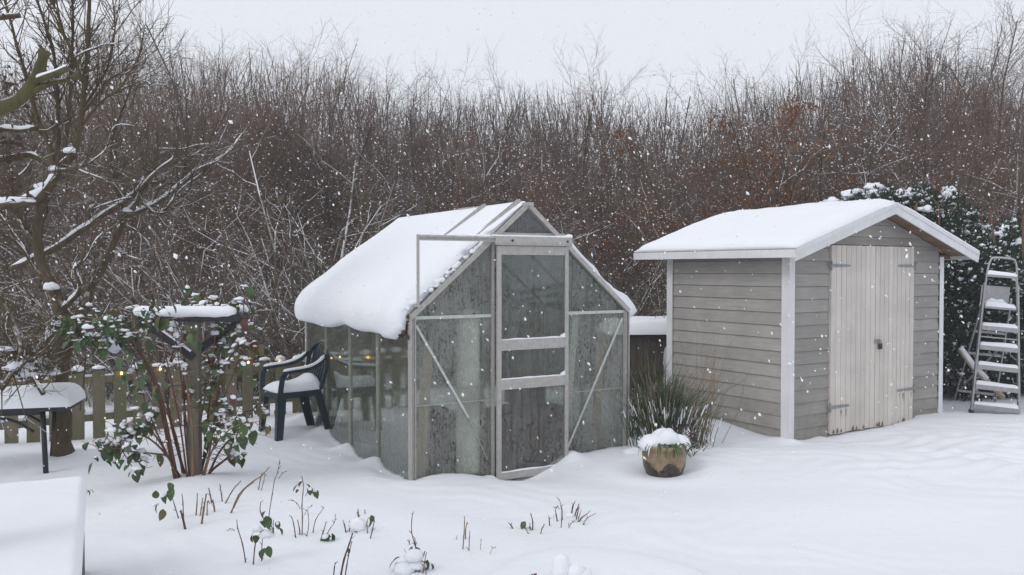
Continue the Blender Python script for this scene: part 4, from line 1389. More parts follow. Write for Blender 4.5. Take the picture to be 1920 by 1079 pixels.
LEAVES = {}
for nm in ('leaf', 'leafy', 'leafr'):
    LEAVES[nm] = [leaf_mesh('leaf', nm, 0.075, 0.052, 0.5 + 0.3 * k, [0, 0.62, 0.85][k % 3], k + 3) for k in range(3)]


def put_leaf(parent, p, off, kinds=('leaf',), snowy=0.55, sc=1.0, down=0.5, az=None):
    nm = R.choice(kinds)
    k = 0 if R.random() > snowy else R.choice((1, 2))
    me = LEAVES[nm][k]
    az = R.uniform(0, 2 * math.pi) if az is None else az + R.uniform(-.5, .5)
    pitch = -R.uniform(0.1, 0.5) if k else -R.uniform(0.3, 1.0 + down)
    return put('leaf', me, parent, (p[0] - off[0], p[1] - off[1], p[2] - off[2]), (pitch, R.uniform(-.3, .3), az), sc * R.uniform(0.75, 1.2))


# big bush around the post
bc = (PB.x - 0.02, PB.y + 0.05, 0.0)
bush = thing('leafy_bush', 'tall cane bush with green and reddish leaves under snow growing round the wooden post', 'bush', bc)
canes = []
def px_path(pts, Y0, Y1):
    n = len(pts)
    return [P(a, b, Y0 + (Y1 - Y0) * i / (n - 1)) for i, (a, b) in enumerate(pts)]
CANEPX = [
    [(345, 905), (330, 820), (300, 740), (270, 640), (262, 585)],
    [(352, 900), (338, 800), (318, 700), (300, 620), (292, 590)],
    [(357, 905), (350, 800), (338, 700), (330, 640), (322, 600)],
    [(340, 900), (312, 850), (285, 790), (262, 720), (245, 650), (240, 600)],
    [(366, 905), (372, 820), (385, 740), (400, 660), (405, 600), (402, 560)],
    [(372, 900), (384, 840), (392, 760), (402, 700), (420, 640), (440, 590)],
    [(376, 905), (392, 850), (405, 780), (430, 720), (455, 660), (470, 640)],
    [(374, 895), (395, 820), (430, 790), (470, 770), (500, 775)],
    [(380, 900), (400, 840), (440, 800), (490, 790)],
    [(340, 880), (300, 830), (270, 800), (230, 800), (210, 830)],
    [(345, 885), (305, 845), (262, 815), (225, 830), (250, 880)],
    [(350, 880), (322, 800), (310, 720), (325, 660), (340, 640)],
    [(362, 890), (360, 800), (350, 720), (338, 660), (345, 620)],
    [(356, 895), (345, 780), (350, 700), (356, 640), (350, 560)],
    [(370, 890), (400, 800), (415, 700), (450, 640), (458, 560)],
    [(382, 905), (400, 880), (425, 860), (440, 840), (455, 790)],
    [(335, 890), (320, 860), (280, 850), (215, 845), (190, 840)],
    [(386, 892), (410, 850), (440, 815), (462, 800)],
    [(330, 870), (290, 720), (245, 640), (200, 606), (150, 596), (108, 612)],
    [(335, 880), (300, 740), (270, 670), (232, 622), (190, 628), (160, 640)],
]
cane_pts = []
for k, pth in enumerate(CANEPX):
    y0 = PB.y + R.uniform(-0.12, 0.15); y1 = y0 + R.uniform(-0.35, 0.35)
    q = px_path(pth, y0, y1)
    q[0].z = gzf(q[0].x, q[0].y) - 0.05
    q = catmull(q, 4)
    n = len(q)
    r0 = R.uniform(0.008, 0.014)
    mb = MB().tube(q, [r0 * (1 - 0.72 * i / (n - 1)) for i in range(n)], 5)
    tw = []
    for j in range(n // 4, n):
        if R.random() < 0.75:
            a = q[j]
            e = a + Vector((R.gauss(0, 0.09), R.gauss(0, 0.09), R.uniform(-0.02, 0.10)))
            mb.twig(a, e, 0.003, 0.002)
            tw.append((e, j / n))
        tw.append((q[j], j / n))
    mb.build('cane', M['cane' if k % 4 else 'canegreen'], bush, off=bc)
    cane_pts.append(tw)
cnt = 0
for k, tw in enumerate(cane_pts):
    low = CANEPX[k][-1][1] > 760
    for (p, f) in tw:
        if f < 0.38 or (p.y < PB.y + .03 and .86 < p.z < 1.24 and -.42 < p.x - PB.x < .02): continue
        dens = 0.70 if f > 0.6 else 0.4
        if R.random() < dens and cnt < 286:
            side = p.x > PB.x + 0.12
            kinds = ('leaf', 'leaf', 'leaf', 'leafy', 'leafr', 'leafy') if side and p.z > 0.6 else ('leaf', 'leaf', 'leaf', 'leaf', 'leaf', 'leafy')
            put_leaf(bush, p + Vector((R.gauss(0, .03), R.gauss(0, .03), R.gauss(0, .02))), bc, kinds, 0.45, 1.3); cnt += 1
# the smaller inner leaves
def leaf_into(mb, p, mats, sc):
    L, W = 0.07 * sc, 0.045 * sc
    az = R.uniform(0, 6.28); pt0 = -R.uniform(0.1, 1.2)
    d = Vector((math.cos(az) * math.cos(pt0), math.sin(az) * math.cos(pt0), math.sin(pt0)))
    s = d.cross(Vector((0, 0, 1))).normalized(); u = s.cross(d)
    f_ = lambda t, w_, z: tuple(p + d * (L * t) + s * (W / 2 * w_) + u * z - Vector((0, 0, L * .25 * t * t)))
    vs = [f_(0, 0, 0), f_(.35, -1, .006), f_(.35, 0, 0), f_(.35, 1, .006), f_(.75, -.7, .004), f_(.75, 0, -.002), f_(.75, .7, .004), f_(1, 0, -.004)]
    mb.add(vs, [(0, 2, 1), (0, 3, 2), (1, 2, 5, 4), (2, 3, 6, 5), (4, 5, 7), (5, 6, 7)], mats, True)
    if R.random() < .30: mb.blob(tuple(p + d * L * .45 + Vector((0, 0, .005))), W * .45, W * .4, .010, p.x * 9, .6, 7, 4, 3)
lm = MB()
for k, tw in enumerate(cane_pts):
    for (p, f) in tw:
        if f < .3 or (p.y < PB.y + .06 and .86 < p.z < 1.24 and -.42 < p.x - PB.x < .02): continue
        if p.x > PB.x + .2 and R.random() < .35: continue
        for q in range(5):
            if mnoise.noise(p * 5.5 + Vector((3, 1, 0))) < (.16 if f > .5 else .3): continue
            right = p.x > PB.x + .1 and p.z > .6
            leaf_into(lm, p + Vector((R.gauss(0, .045), R.gauss(0, .045), R.gauss(0, .04))), R.choice((0, 0, 0, 1, 2)) if right else R.choice((0, 0, 0, 0, 0, 0, 1)), R.uniform(.7, 1.15))
lo_ = lm.build('small_leaves', [M['leaf'], M['leafy'], M['leafr'], M['snow']], bush, off=bc); lo_['kind'] = 'stuff'
tg = MB()
for k, tw in enumerate(cane_pts):
    for (p, f) in tw:
        if R.random() < .8:
            e = p + Vector((R.gauss(0, .08), R.gauss(0, .08), R.uniform(-.06, .08))); tg.twig(p, e, .003, .0015)
tg.build('side_twigs', M['cane'], bush, off=bc)['kind'] = 'stuff'
# snow clumps hanging in the twigs
sb = MB()
for k, tw in enumerate(cane_pts):
    for (p, f) in tw:
        if f > 0.45 and R.random() < 0.26:
            sb.blob(tuple(p + Vector((0, 0, 0.01))), R.uniform(0.014, 0.04), R.uniform(0.014, 0.035), R.uniform(0.008, 0.022), k + f * 9, 0.8, 9, 6, 0, .8)
tag(sb.build('snow_clumps', M['snow'], bush, off=bc), kind='stuff')
# rose leaf mass covered post foot: small snowed mound
t = thing('snow_covered_stone', 'rounded dark stone with a snow cap at the foot of the bush', 'stone', (G(343, 912).x, G(343, 912).y, 0))
MB().blob((0, 0, 0.0), 0.15, 0.10, 0.045, 2.2, 0.2, 14, 8, 0, 1.0).build('stone', M['black'], t)
MB().blob((0, 0, 0.035), 0.16, 0.11, 0.06, 5.2, 0.2, 16, 9).build('snow', M['snow'], t)

# ------------------------------------------------------------------ pot and plant
pt_ = thing('glazed_flower_pot', 'brown glazed flower pot with dark arches holding a snow laden strappy plant', 'flower pot', (1.265, 7.02, -0.085), 0.4)
prof = [(0.13, 0.0), (0.150, 0.04), (0.172, 0.10), (0.181, 0.16), (0.182, 0.215), (0.170, 0.232), (0.176, 0.245), (0.190, 0.268), (0.192, 0.285), (0.178, 0.287), (0.165, 0.26)]
n = 32; vs = []; fs = []
for r_, z in prof:
    for j in range(n): a = 2 * math.pi * j / n; vs.append((math.cos(a) * r_, math.sin(a) * r_, z))
for i in range(len(prof) - 1):
    for j in range(n): fs.append((i * n + j, i * n + (j + 1) % n, (i + 1) * n + (j + 1) % n, (i + 1) * n + j))
mb = MB(); mb.add(vs, fs, 0, True); mb.build('pot_wall', M['pot'], pt_)
MB().tube([(0, 0, 0.22), (0, 0, 0.26)], [0.168, 0.168], 24).build('soil', M['soil'], pt_)
for (dx, dy, dz, rx, rh, sd_) in ((-0.11, -0.02, 0.27, 0.115, 0.095, 1), (0.02, -0.02, 0.28, 0.125, 0.135, 2), (0.13, 0.0, 0.27, 0.095, 0.09, 3), (0.03, 0.09, 0.27, 0.12, 0.125, 4)):
    MB().blob((math.cos(-0.4) * dx, math.sin(-0.4) * dx + dy, dz), rx, rx * 0.9, rh, sd_ * 3.3, 0.22, 16, 10).build('snow', M['snow'], pt_)
mb = MB()
for k in range(46):
    a = R.uniform(0, 2 * math.pi)
    if R.random() < 0.6: a = R.uniform(-2.6, -0.3) - 0.4
    r0 = R.uniform(0.04, 0.13); L = R.uniform(0.08, 0.17)
    p0 = Vector((math.cos(a) * r0, math.sin(a) * r0, 0.275)); d = Vector((math.cos(a + R.uniform(-.5, .5)), math.sin(a + R.uniform(-.5, .5)), 0))
    q = [p0, p0 + d * L * 0.5 + Vector((0, 0, 0.035)), p0 + d * L * 0.9 + Vector((0, 0, 0.0)), p0 + d * L + Vector((0, 0, -0.05 - R.random() * 0.03))]
    curve_strip(mb, catmull(q, 2), [0.010, 0.014, 0.014, 0.013, 0.011, 0.008, 0.003], 0.0015, (-d.y, d.x, 0), mat=(1 if R.random() < 0.16 else 0))
tag(mb.build('strappy_leaves', [M['leaf'], M['snow']], pt_), kind='stuff')

# ------------------------------------------------------------------ clump of rushes
def rush_clump(label, c, n, hmin, hmax, spread, n_straw, rs=1.0):
    t = thing('rush_clump', label, 'ornamental grass', (c[0], c[1], 0))
    mb = MB(); ms = MB(); sn = MB()
    for k in range(n + n_straw):
        straw = k >= n
        a = R.uniform(0, 2 * math.pi); rr = abs(R.gauss(0, 0.15)) * rs
        p0 = Vector((math.cos(a) * rr, math.sin(a) * rr * 0.7, -0.06))
        a2 = a + R.gauss(0, 0.7)
        lean = (0.15 + rr * 2.6 / rs) * spread * R.uniform(0.3, 1.2)
        H = R.uniform(hmin, hmax) * (1.15 if straw else 1)
        d = Vector((math.cos(a2), math.sin(a2) * 0.8, 0)) * lean * H
        q = [p0, p0 + d * 0.25 + Vector((0, 0, H * 0.4)), p0 + d * 0.6 + Vector((0, 0, H * 0.75)), p0 + d * (1.0 + R.uniform(0, .3)) + Vector((0, 0, H * (1.0 - 0.12 * lean)))]
        r0 = 0.0042 if not straw else 0.005
        for i in range(3):
            (ms if straw else mb).twig(q[i], q[i + 1], r0 * (1 - i * 0.25), r0 * (1 - (i + 1) * 0.28))
            if i < 2 and R.random() < 0.35 - 0.12 * i:
                a_, b_ = q[i].lerp(q[i + 1], R.uniform(0.25, 0.5)), q[i].lerp(q[i + 1], R.uniform(0.55, 1.0))
                sn.twig(a_ + Vector((0, -0.004, 0.004)), b_ + Vector((0, -0.004, 0.004)), 0.006, 0.004)
    for k in range(14):
        a = R.uniform(0, 2 * math.pi); rr = R.uniform(0.0, 0.25) * rs
        sn.blob((math.cos(a) * rr, math.sin(a) * rr * 0.7, 0.06 + R.uniform(0, 0.10)), R.uniform(0.03, 0.07), R.uniform(0.03, 0.06), R.uniform(0.02, 0.07), k, 0.4, 9, 6)
    tag(mb.build('blades', M['rush'], t), kind='stuff')
    tag(ms.build('dead_blades', M['straw'], t), kind='stuff')
    tag(sn.build('snow_clumps', M['snow'], t), kind='stuff')


rush_clump('wide clump of dark green rushes with straw stalks behind the glazed pot', (1.42, 7.80), 760, 0.38, 0.74, 0.60, 90, 1.0)
rush_clump('smaller dark tuft of rushes hard against the greenhouse right corner', (1.36, 8.35), 500, 0.5, 0.85, 0.45, 30, 0.9)
# thin dry stalks against the shed wall
t = thing('dry_stalks', 'sparse dry brown stalks rising in front of the shed side wall', 'dry plant', (1.78, 8.0, 0))
mb = MB()
for k in range(16):
    p0 = Vector((R.gauss(0, 0.06), R.gauss(0, 0.05), 0)); q = p0 + Vector((R.gauss(0.12, 0.16), R.gauss(0, 0.1), R.uniform(0.6, 1.1)))
    mdl = p0.lerp(q, 0.5) + Vector((R.gauss(0, .03), 0, 0))
    mb.twig(p0, mdl, 0.004, 0.003); mb.twig(mdl, q, 0.003, 0.0015)
    for j in range(3):
        s_ = mdl.lerp(q, R.random()); mb.twig(s_, s_ + Vector((R.gauss(0, .08), R.gauss(0, .05), R.uniform(.03, .12))), 0.002, 0.001)
mb.build('stalks', M['straw'], t)['kind'] = 'stuff'
t = thing('rust_heather', 'low rusty brown seed heads right behind the glazed pot', 'dry plant', (1.52, 7.35, 0))
mb = MB()
for k in range(120):
    p = Vector((R.gauss(0, 0.07), R.gauss(0, 0.05), R.uniform(0.02, 0.24)))
    mb.twig(p, p + Vector((R.gauss(0, .03), R.gauss(0, .02), R.uniform(.02, .07))), 0.005, 0.002)
mb.build('seed_heads', M['dead'], t)['kind'] = 'stuff'
o = MB().box((-0.07, -0.02, -0.03), (0.10, 0.08, 0.035)).build('edging_block', M['black'], thing('edging_block_pile', 'short dark edging block with snow on top beside the greenhouse corner', 'edging block', (1.09, 7.52, -0.02), rad(20)))
MB().blob((0.01, 0.03, 0.03), 0.11, 0.07, 0.045, 2, 0.2, 14, 8).build('snow', M['snow'], o.parent)

# ------------------------------------------------------------------ stepladder
lad = thing('stepladder', 'grey aluminium stepladder with snow on its treads beside the dark hedge', 'stepladder', (5.50, 9.85, -0.02), rad(-16))
lad.location.x += 0.13; lad.rotation_euler = (0, rad(5.0), rad(-14)); lad.scale = (0.92, 1, 1)
HT = 1.80
def sx_(z): return 0.275 - 0.085 * min(1.0, z / 1.55)
def sy_(z): return 0.30 * z / 1.55
for s in (-1, 1):
    mb = MB().bar((s * sx_(0), 0, -0.03), (s * sx_(1.5), sy_(1.5), 1.5), 0.022, 0.055, 0, (0, 1, 0))
    mb.build('stile', M['ladder'], lad, bevel=0.002)
    MB().bar((s * (sx_(0) - 0.02), 0.85, -0.03), (s * 0.16, 0.36, 1.33), 0.018, 0.035, 0, (0, 1, 0)).build('rear_leg', M['ladder'], lad, bevel=0.002)
for k, z in enumerate((0.05, 0.28, 0.51, 0.74, 0.97)):
    wv = sx_(z) - 0.012; y = sy_(z)
    tr_ = MB().box((-wv, y - 0.035, z), (wv, y + 0.055, z + 0.022))
    tr_.box((-wv, y - 0.037, z - 0.03), (wv, y - 0.031, z + 0.0225))
    o = tr_.build('tread', M['ladder'], lad, bevel=0.001)
    snowpad('snow', o, -wv + 0.005, wv - 0.005, y - 0.034, y + 0.055, z + 0.0225, 0.030 + 0.012 * R.random(), 14, 0.025, k)
o = MB().box((-0.185, sy_(1.2) - 0.02, 1.20), (0.185, sy_(1.2) + 0.24, 1.222)).build('platform', M['ladder'], lad)
snowpad('snow', o, -0.18, 0.18, sy_(1.2) - 0.02, sy_(1.2) + 0.24, 1.2225, 0.05, 14, 0.03, 9)
o = MB().box((-0.17, sy_(1.2) + 0.245, 1.19), (0.17, sy_(1.2) + 0.255, 1.47)).build('tool_tray', M['ladder'], lad)
MB().blob((0.02, sy_(1.2) + 0.235, 1.245), 0.13, 0.02, 0.07, 3, .5).build('snow', M['snow'], o)
MB().tube(catmull([(-0.185, sy_(1.45), 1.42), (-0.175, 0.30, 1.62), (-0.15, 0.31, 1.76), (-0.10, 0.315, 1.805), (0.10, 0.315, 1.805), (0.15, 0.31, 1.76), (0.175, 0.30, 1.62), (0.185, sy_(1.45), 1.42)], 4), 0.013, 8).build('handle_hoop', M['ladder'], lad)
o = MB().box((-0.175, 0.285, 1.575), (0.175, 0.315, 1.60)).build('top_shelf', M['ladder'], lad)
snowpad('snow', o, -0.175, 0.175, 0.275, 0.325, 1.6005, 0.045, 14, 0.03, 9)
for z, yy in ((0.12, 0.80), (0.62, 0.62), (0.90, 0.51)):
    MB().bar((-0.23 + 0.05 * z, yy, z), (0.23 - 0.05 * z, yy, z), 0.012, 0.03).build('rear_crossbar', M['ladder'], lad)
MB().bar((-0.2, 0.8, 0.15), (0.17, 0.55, 0.75), 0.012, 0.025).build('rear_brace', M['ladder'], lad)
for z in (0.86,):
    MB().bar((-sx_(z), sy_(z), z), (sx_(z), sy_(z), z), 0.01, 0.014).build('tie_bar', M['ladder'], lad)
MB().box((-sx_(0) + 0.01, -0.006, -0.005), (sx_(0) - 0.01, 0.006, 0.018)).build('foot_bar', M['ladder'], lad)
for s in (-1, 1):
    MB().box((s * sx_(0) - 0.02, -0.04, -0.05), (s * sx_(0) + 0.02, 0.04, 0.0)).build('rubber_foot', M['black'], lad)

o = MB().tube([tuple(P(1800, 655, 10.2)), tuple(P(1828, 692, 10.1)), tuple(P(1880, 745, 10.2))], 0.035, 8).build('snowy_pole', M['plank'], None)
tag(o, 'pale pole with snow on it slanting behind the stepladder', 'pole')
MB().tube([tuple(P(1801, 652, 10.18)), tuple(P(1828, 688, 10.08)), tuple(P(1850, 710, 10.1))], 0.03, 8).build('snow', M['snow'], o)
# ------------------------------------------------------------------ bare trees: branching generator
def rdir(rr, d, ang):
    """direction leaning from d by about ang"""
    ax_ = Vector((rr.gauss(0, 1), rr.gauss(0, 1), rr.gauss(0, 1)))
    ax_ = (ax_ - d * ax_.dot(d))
    if ax_.length < 1e-4: ax_ = Vector((1, 0, 0))
    ax_.normalize()
    return (d * math.cos(ang) + ax_ * math.sin(ang)).normalized()


def octa(mb, p, s, rr):
    a, b, c = s * rr.uniform(.7, 1.5), s * rr.uniform(.7, 1.4), s * rr.uniform(.5, .9)
    mb.add([(p.x + a, p.y, p.z), (p.x - a, p.y, p.z), (p.x, p.y + b, p.z), (p.x, p.y - b, p.z), (p.x, p.y, p.z + c), (p.x, p.y, p.z - c * .4)],
           [(0, 2, 4), (2, 1, 4), (1, 3, 4), (3, 0, 4), (2, 0, 5), (1, 2, 5), (3, 1, 5), (0, 3, 5)], 1, True)


def grow(mb, rr, p, d, L, r, lvl, cfg, tips=None):
    segs = cfg['seg'][lvl]
    pts = [p.copy()]
    dd = d.copy()
    for i in range(segs):
        dd = (dd + Vector((rr.gauss(0, 1), rr.gauss(0, 1), rr.gauss(0, 1))) * cfg['wob'][lvl] + Vector((0, 0, 1)) * cfg['up'][lvl]).normalized()
        pts.append(pts[-1] + dd * (L / segs))
    n = len(pts)
    tip = cfg['tip'][lvl]
    rs = [r * (1 - (1 - tip) * i / (n - 1)) for i in range(n)]
    if lvl >= cfg['thin']:
        for i in range(n - 1): mb.twig(pts[i], pts[i + 1], rs[i], rs[i + 1], cfg.get('tmat', 0))
    else:
        mb.tube(pts, rs, 5 if lvl == 0 else 4, 0, False, False)
    if lvl >= 1 and rr.random() < cfg.get('bits', .16) and pts[1].z < cfg.get('bitz', 4.2):
        octa(mb, pts[rr.randrange(1, n)] + Vector((0, 0, .006)), rr.uniform(.008, .020), rr)
    if lvl + 1 < len(cfg['seg']):
        nb = cfg['nb'][lvl]
        for k in range(nb):
            f = cfg['from'][lvl] + (1 - cfg['from'][lvl]) * (k + rr.random()) / nb
            f = min(0.99, f)
            i = int(f * (n - 1)); t_ = f * (n - 1) - i
            q = pts[i].lerp(pts[i + 1], t_)
            dl = (pts[i + 1] - pts[i]).normalized()
            ll = L * cfg['lr'][lvl] * (1.15 - 0.65 * f) * rr.uniform(0.7, 1.25)
            rq = rs[i] * (1 - t_) + rs[i + 1] * t_
            grow(mb, rr, q, rdir(rr, dl, cfg['ang'][lvl] * rr.uniform(0.7, 1.3)), ll, min(rq * 0.75, max(cfg['rmin'], rq * cfg['rr'][lvl])), lvl + 1, cfg, tips)


CF_TREE = dict(seg=(6, 5, 3, 2), nb=(13, 8, 6), wob=(.07, .12, .16, .2), up=(.05, .08, .07, .06), tip=(.25, .3, .4, .5),
               lr=(.45, .45, .5), ang=(.65, .7, .75), rr=(.5, .5, .55), rmin=.0038, thin=2)
CF_TREE['from'] = (.25, .15, .1)
CF_SHRUB = dict(seg=(5, 4, 3, 2), nb=(8, 7, 5), wob=(.17, .24, .3, .34), up=(.015, .015, .01, .0), tip=(.3, .3, .4, .6),
                lr=(.42, .5, .55), ang=(.72, .8, .9), rr=(.55, .55, .6), rmin=.0038, thin=2)
CF_SHRUB['from'] = (.12, .1, .1)
CF_ARCH = dict(seg=(7, 5, 3), nb=(12, 6), wob=(.08, .14, .2), up=(-.035, .0, .02), tip=(.25, .3, .5),
               lr=(.38, .45), ang=(.7, .8), rr=(.5, .5), rmin=.005, thin=2)
CF_ARCH['from'] = (.2, .1); CF_ARCH['bits'] = .35; CF_ARCH['tmat'] = 2


def proto_tree(seed, H, cfg, stems=1, lean=0.1, r0=0.06):
    rr = random.Random(seed)
    mb = MB()
    for s in range(stems):
        a = rr.uniform(0, 2 * math.pi)
        ln = lean * rr.uniform(0.4, 1.2) if stems > 1 else lean * rr.uniform(0, .5)
        d = Vector((math.cos(a) * ln, math.sin(a) * ln, 1)).normalized()
        p = Vector((math.cos(a) * 0.15 * (stems > 1), math.sin(a) * 0.15 * (stems > 1), -0.4))
        grow(mb, rr, p, d, (H + 0.4) * rr.uniform(0.75, 1.0) / max(0.7, d.z), r0 * rr.uniform(.7, 1.1), 0, cfg)
    return mb


MESH = {}
HGT = {}
HMAX = {}
def proto(key, *a, mat='wood_tree', **k):
    mb = proto_tree(*a, **k)
    MESH[key] = mb.mesh('bare_tree', [M[mat], M['snow'], M['wood_tree']])
    HGT[key] = float(np.percentile(np.array([v[2] for v in mb.v]), 99.3))
    HMAX[key] = max(v[2] for v in mb.v)
    return len(mb.f)


tot = 0
CFG2 = dict(CF_TREE); CFG2['nb'] = (17, 10, 6); CFG2['ang'] = (.8, .8, .8); CFG2['lr'] = (.5, .45, .5); CFG2['wob'] = (.12, .16, .2, .25); CFG2['up'] = (.02, .03, .03, .02)
for k in range(4): tot += proto('tall%d' % k, 100 + k, 6.0, CFG2, 3, 0.38, 0.050)
CFG3 = dict(CF_SHRUB)
for k in range(4): tot += proto('thick%d' % k, 200 + k, 4.4, CFG3, 6, 0.34, 0.032)
for k in range(2): tot += proto('olive%d' % k, 240 + k, 3.3, CFG3, 7, 0.5, 0.028, mat='wood_olive')
for k in range(2): tot += proto('rust%d' % k, 260 + k, 3.6, CFG3, 6, 0.34, 0.026, mat='wood_rust')
for k in range(2): tot += proto('snowy%d' % k, 280 + k, 3.2, CF_ARCH, 8, 0.8, 0.035, mat='wood_snowy')
CFB = dict(CF_TREE); CFB['nb'] = (24, 6, 4); CFB['lr'] = (.24, .45, .5); CFB['ang'] = (.55, .6, .7)
CFH = dict(CF_SHRUB); CFH['bits'] = .25; CFH['tmat'] = 2; CFH['nb'] = (8, 6, 3)
for k in range(3): tot += proto('half%d' % k, 320 + k, 4.0, CFH, 5, 0.55, 0.035, mat='wood_snowy')
for k in range(2): tot += proto('pole%d' % k, 300 + k, 7.5, CFB, 1, 0.06, 0.055)


def tree(key, x, y, s, label, cat='tree', group=None, name='bare_tree', rz=None, sz=None):
    o = bpy.data.objects.new(name, MESH[key])
    COL.objects.link(o)
    o.location = (x, y, gzf(x, y) - 0.1)
    o.rotation_euler = (R.gauss(0, .03), R.gauss(0, .03), R.uniform(0, 6.28) if rz is None else rz)
    o.scale = (s * R.uniform(.9, 1.15), s * R.uniform(.9, 1.15), sz or s * R.uniform(.92, 1.1))
    return tag(o, label, cat, group)


def skyline(px):
    """photo row of the wood's top edge"""
    xs = [-200, 0, 150, 300, 400, 480, 560, 640, 700, 760, 850, 950, 1040, 1120, 1200, 1300, 1380, 1450, 1550, 1640, 1700, 1800, 1850, 1920, 2100]
    ys = [60, 60, 95, 85, 40, 62, 68, 66, 108, 130, 138, 122, 122, 130, 142, 150, 122, 95, 66, 34, 14, 50, 115, 85, 80]
    return float(np.interp(px, xs, ys))


ROWS = [(12.6, 1.5, 0.36), (13.8, 1.5, 0.48), (15.0, 1.5, 0.58), (16.6, 1.6, 0.70), (18.4, 1.7, 0.82), (20.5, 1.8, 0.90), (23, 1.9, 0.97), (26, 2.0, 1.0), (29.5, 2.3, 1.0)]
cnt_t = 0
for (Y, st_, frac) in ROWS:
    half_ = Y * 0.64 + 1.5
    x = -half_ + R.uniform(0, st_)
    while x < half_:
        y = Y + R.uniform(-0.6, 0.6)
        px = 960 + x / y * F
        top = skyline(px) + R.uniform(-35, 60)
        zt = CAM_Z + (HORIZON - top) / F * y
        H = zt * frac * R.uniform(0.85, 1.08)
        # keep out of the hedge, greenhouse and shed surroundings
        if not (x > 4.0 and y < 13.6):
            if Y < 14.5:
                if px < 900: key, h0 = R.choice((('olive0', 3.3), ('olive1', 3.3), ('snowy0', 2.9), ('snowy1', 2.9), ('thick1', 4.4), ('thick0', 4.4)))
                elif px < 1450: key, h0 = R.choice((('thick0', 4.4), ('thick2', 4.4), ('rust0', 3.6), ('rust1', 3.6), ('olive1', 3.3)))
                else: key, h0 = R.choice((('thick3', 4.4), ('thick1', 4.4)))
            elif frac < 0.8:
                if 1250 < px < 1620 and R.random() < 0.5: key, h0 = R.choice((('rust0', 3.6), ('rust1', 3.6)))
                elif px < 900 and R.random() < 0.45: key, h0 = R.choice((('olive0', 3.3), ('olive1', 3.3)))
                else: key, h0 = R.choice((('thick0', 4.4), ('thick1', 4.4), ('thick2', 4.4), ('thick3', 4.4), ('tall0', 6.0)))
            else:
                key, h0 = R.choice((('tall0', 6), ('tall1', 6), ('tall2', 6), ('tall3', 6), ('tall1', 6), ('thick0', 4.4)))
            if key.startswith('snowy'): lb, gp, nm = 'low snow lined shrub at the edge of the wood', 'snow lined shrubs at the wood edge', 'bare_shrub'
            elif key.startswith('olive'): lb, gp, nm = 'olive brown stemmed shrub at the edge of the wood', 'olive brown shrubs at the wood edge', 'bare_shrub'
            elif key.startswith('rust'): lb, gp, nm = 'rusty leafless bush in the wood towards the shed', 'rusty brown bushes in the wood', 'bare_shrub'
            elif key.startswith('thick'): lb, gp, nm = 'dense leafless thicket tree in the wood behind the garden', 'thicket trees in the wood', 'bare_tree'
            else: lb, gp, nm = 'tall leafless fine twigged tree on the skyline of the wood', 'tall trees of the wood', 'bare_tree'
            reg = 'left of the greenhouse' if px < 560 else ('behind the greenhouse roof' if px < 1100 else ('above the shed roof' if px < 1560 else 'right of the shed ridge'))
            dep = 'front rows' if Y < 17 else ('middle rows' if Y < 22 else 'back rows')
            lb = lb.split(' in the wood')[0].split(' at the edge')[0].split(' on the skyline')[0] + ', %s of the wood %s' % (dep, reg)
            gp = gp + ', %s %s' % (dep, reg)
            tree(key, x, y, min(H / HGT[key], 1.9), lb, 'shrub' if nm == 'bare_shrub' else 'tree', gp, nm)
            cnt_t += 1
        x += st_ * R.uniform(0.8, 1.2)
# named standouts on the skyline
def solo(key, px, top, Y, label, h0, name='bare_tree'):
    x = (px - 960) / F * Y
    H = CAM_Z + (HORIZON - top) / F * Y
    return tree(key, x, Y, H / (HMAX[key] if key.startswith('thick') else HGT[key]), label, 'tree', None, name)
solo('pole0', 408, -10, 17.5, 'tall slender pale stemmed tree rising above the wood left of the greenhouse', 7.6)
solo('pole1', 1800, 30, 19, 'thin feathery tree standing out against the sky at far right', 7.6)
solo('tall2', 1690, 5, 21, 'highest leafless tree on the skyline above the shed doors', 6.2)
solo('tall1', 560, 75, 18, 'wide leafless crown reaching above the wood over the green chair', 6.2)
solo('tall3', 690, 90, 19, 'vase shaped leafless crown left of the greenhouse ridge', 6.2)
for (px, top, Y, key, lb) in ((600, 300, 11.9, 'snowy0', 'snow lined shrub spreading its branches right behind the greenhouse roof corner'), (735, 330, 12.1, 'snowy1', 'snow lined branches reaching up beside the greenhouse roof slope'),
                             (470, 330, 11.8, 'snowy1', 'snow lined shrub arching over the green chair'), (330, 420, 11.5, 'snowy0', 'low snow lined shrub leaning behind the post and bush'), (180, 430, 11.2, 'snowy1', 'snow lined shrub behind the fence next to the apple trunk'),
                             (1190, 400, 12.2, 'snowy0', 'snow lined twigs in the gap between greenhouse and shed')):
    x = (px - 960) / F * Y
    tree(key, x, Y, (CAM_Z + (HORIZON - top) / F * Y) / HGT[key], lb, 'shrub', None, 'bare_shrub')
for (px, top, Y, key, lb) in ((1625, 30, 22, 'tall0', 'broad leafless crown on the skyline left of the highest tree'), (1745, 45, 22, 'tall3', 'full leafless crown on the skyline right of the highest tree'),
                             (1790, 85, 23, 'tall1', 'lower rounded leafless crown near the right end of the skyline'), (1560, 70, 22, 'tall1', 'leafless crown on the skyline over the shed gable'),
                             (1890, 70, 20, 'pole0', 'slender leafless tree at the right edge of the picture'), (470, 70, 19, 'tall0', 'leafless crown on the skyline beside the slender pale tree'),
                             (330, 70, 20, 'tall3', 'leafless crown on the skyline over the snowy apple limb'), (625, 80, 20, 'tall2', 'fan shaped leafless crown on the skyline over the greenhouse eave'),
                             (1125, 120, 24, 'pole1', 'thin leafless tip rising over the greenhouse ridge')):
    solo(key, px, top, Y, lb, 6)
rh = random.Random(9)
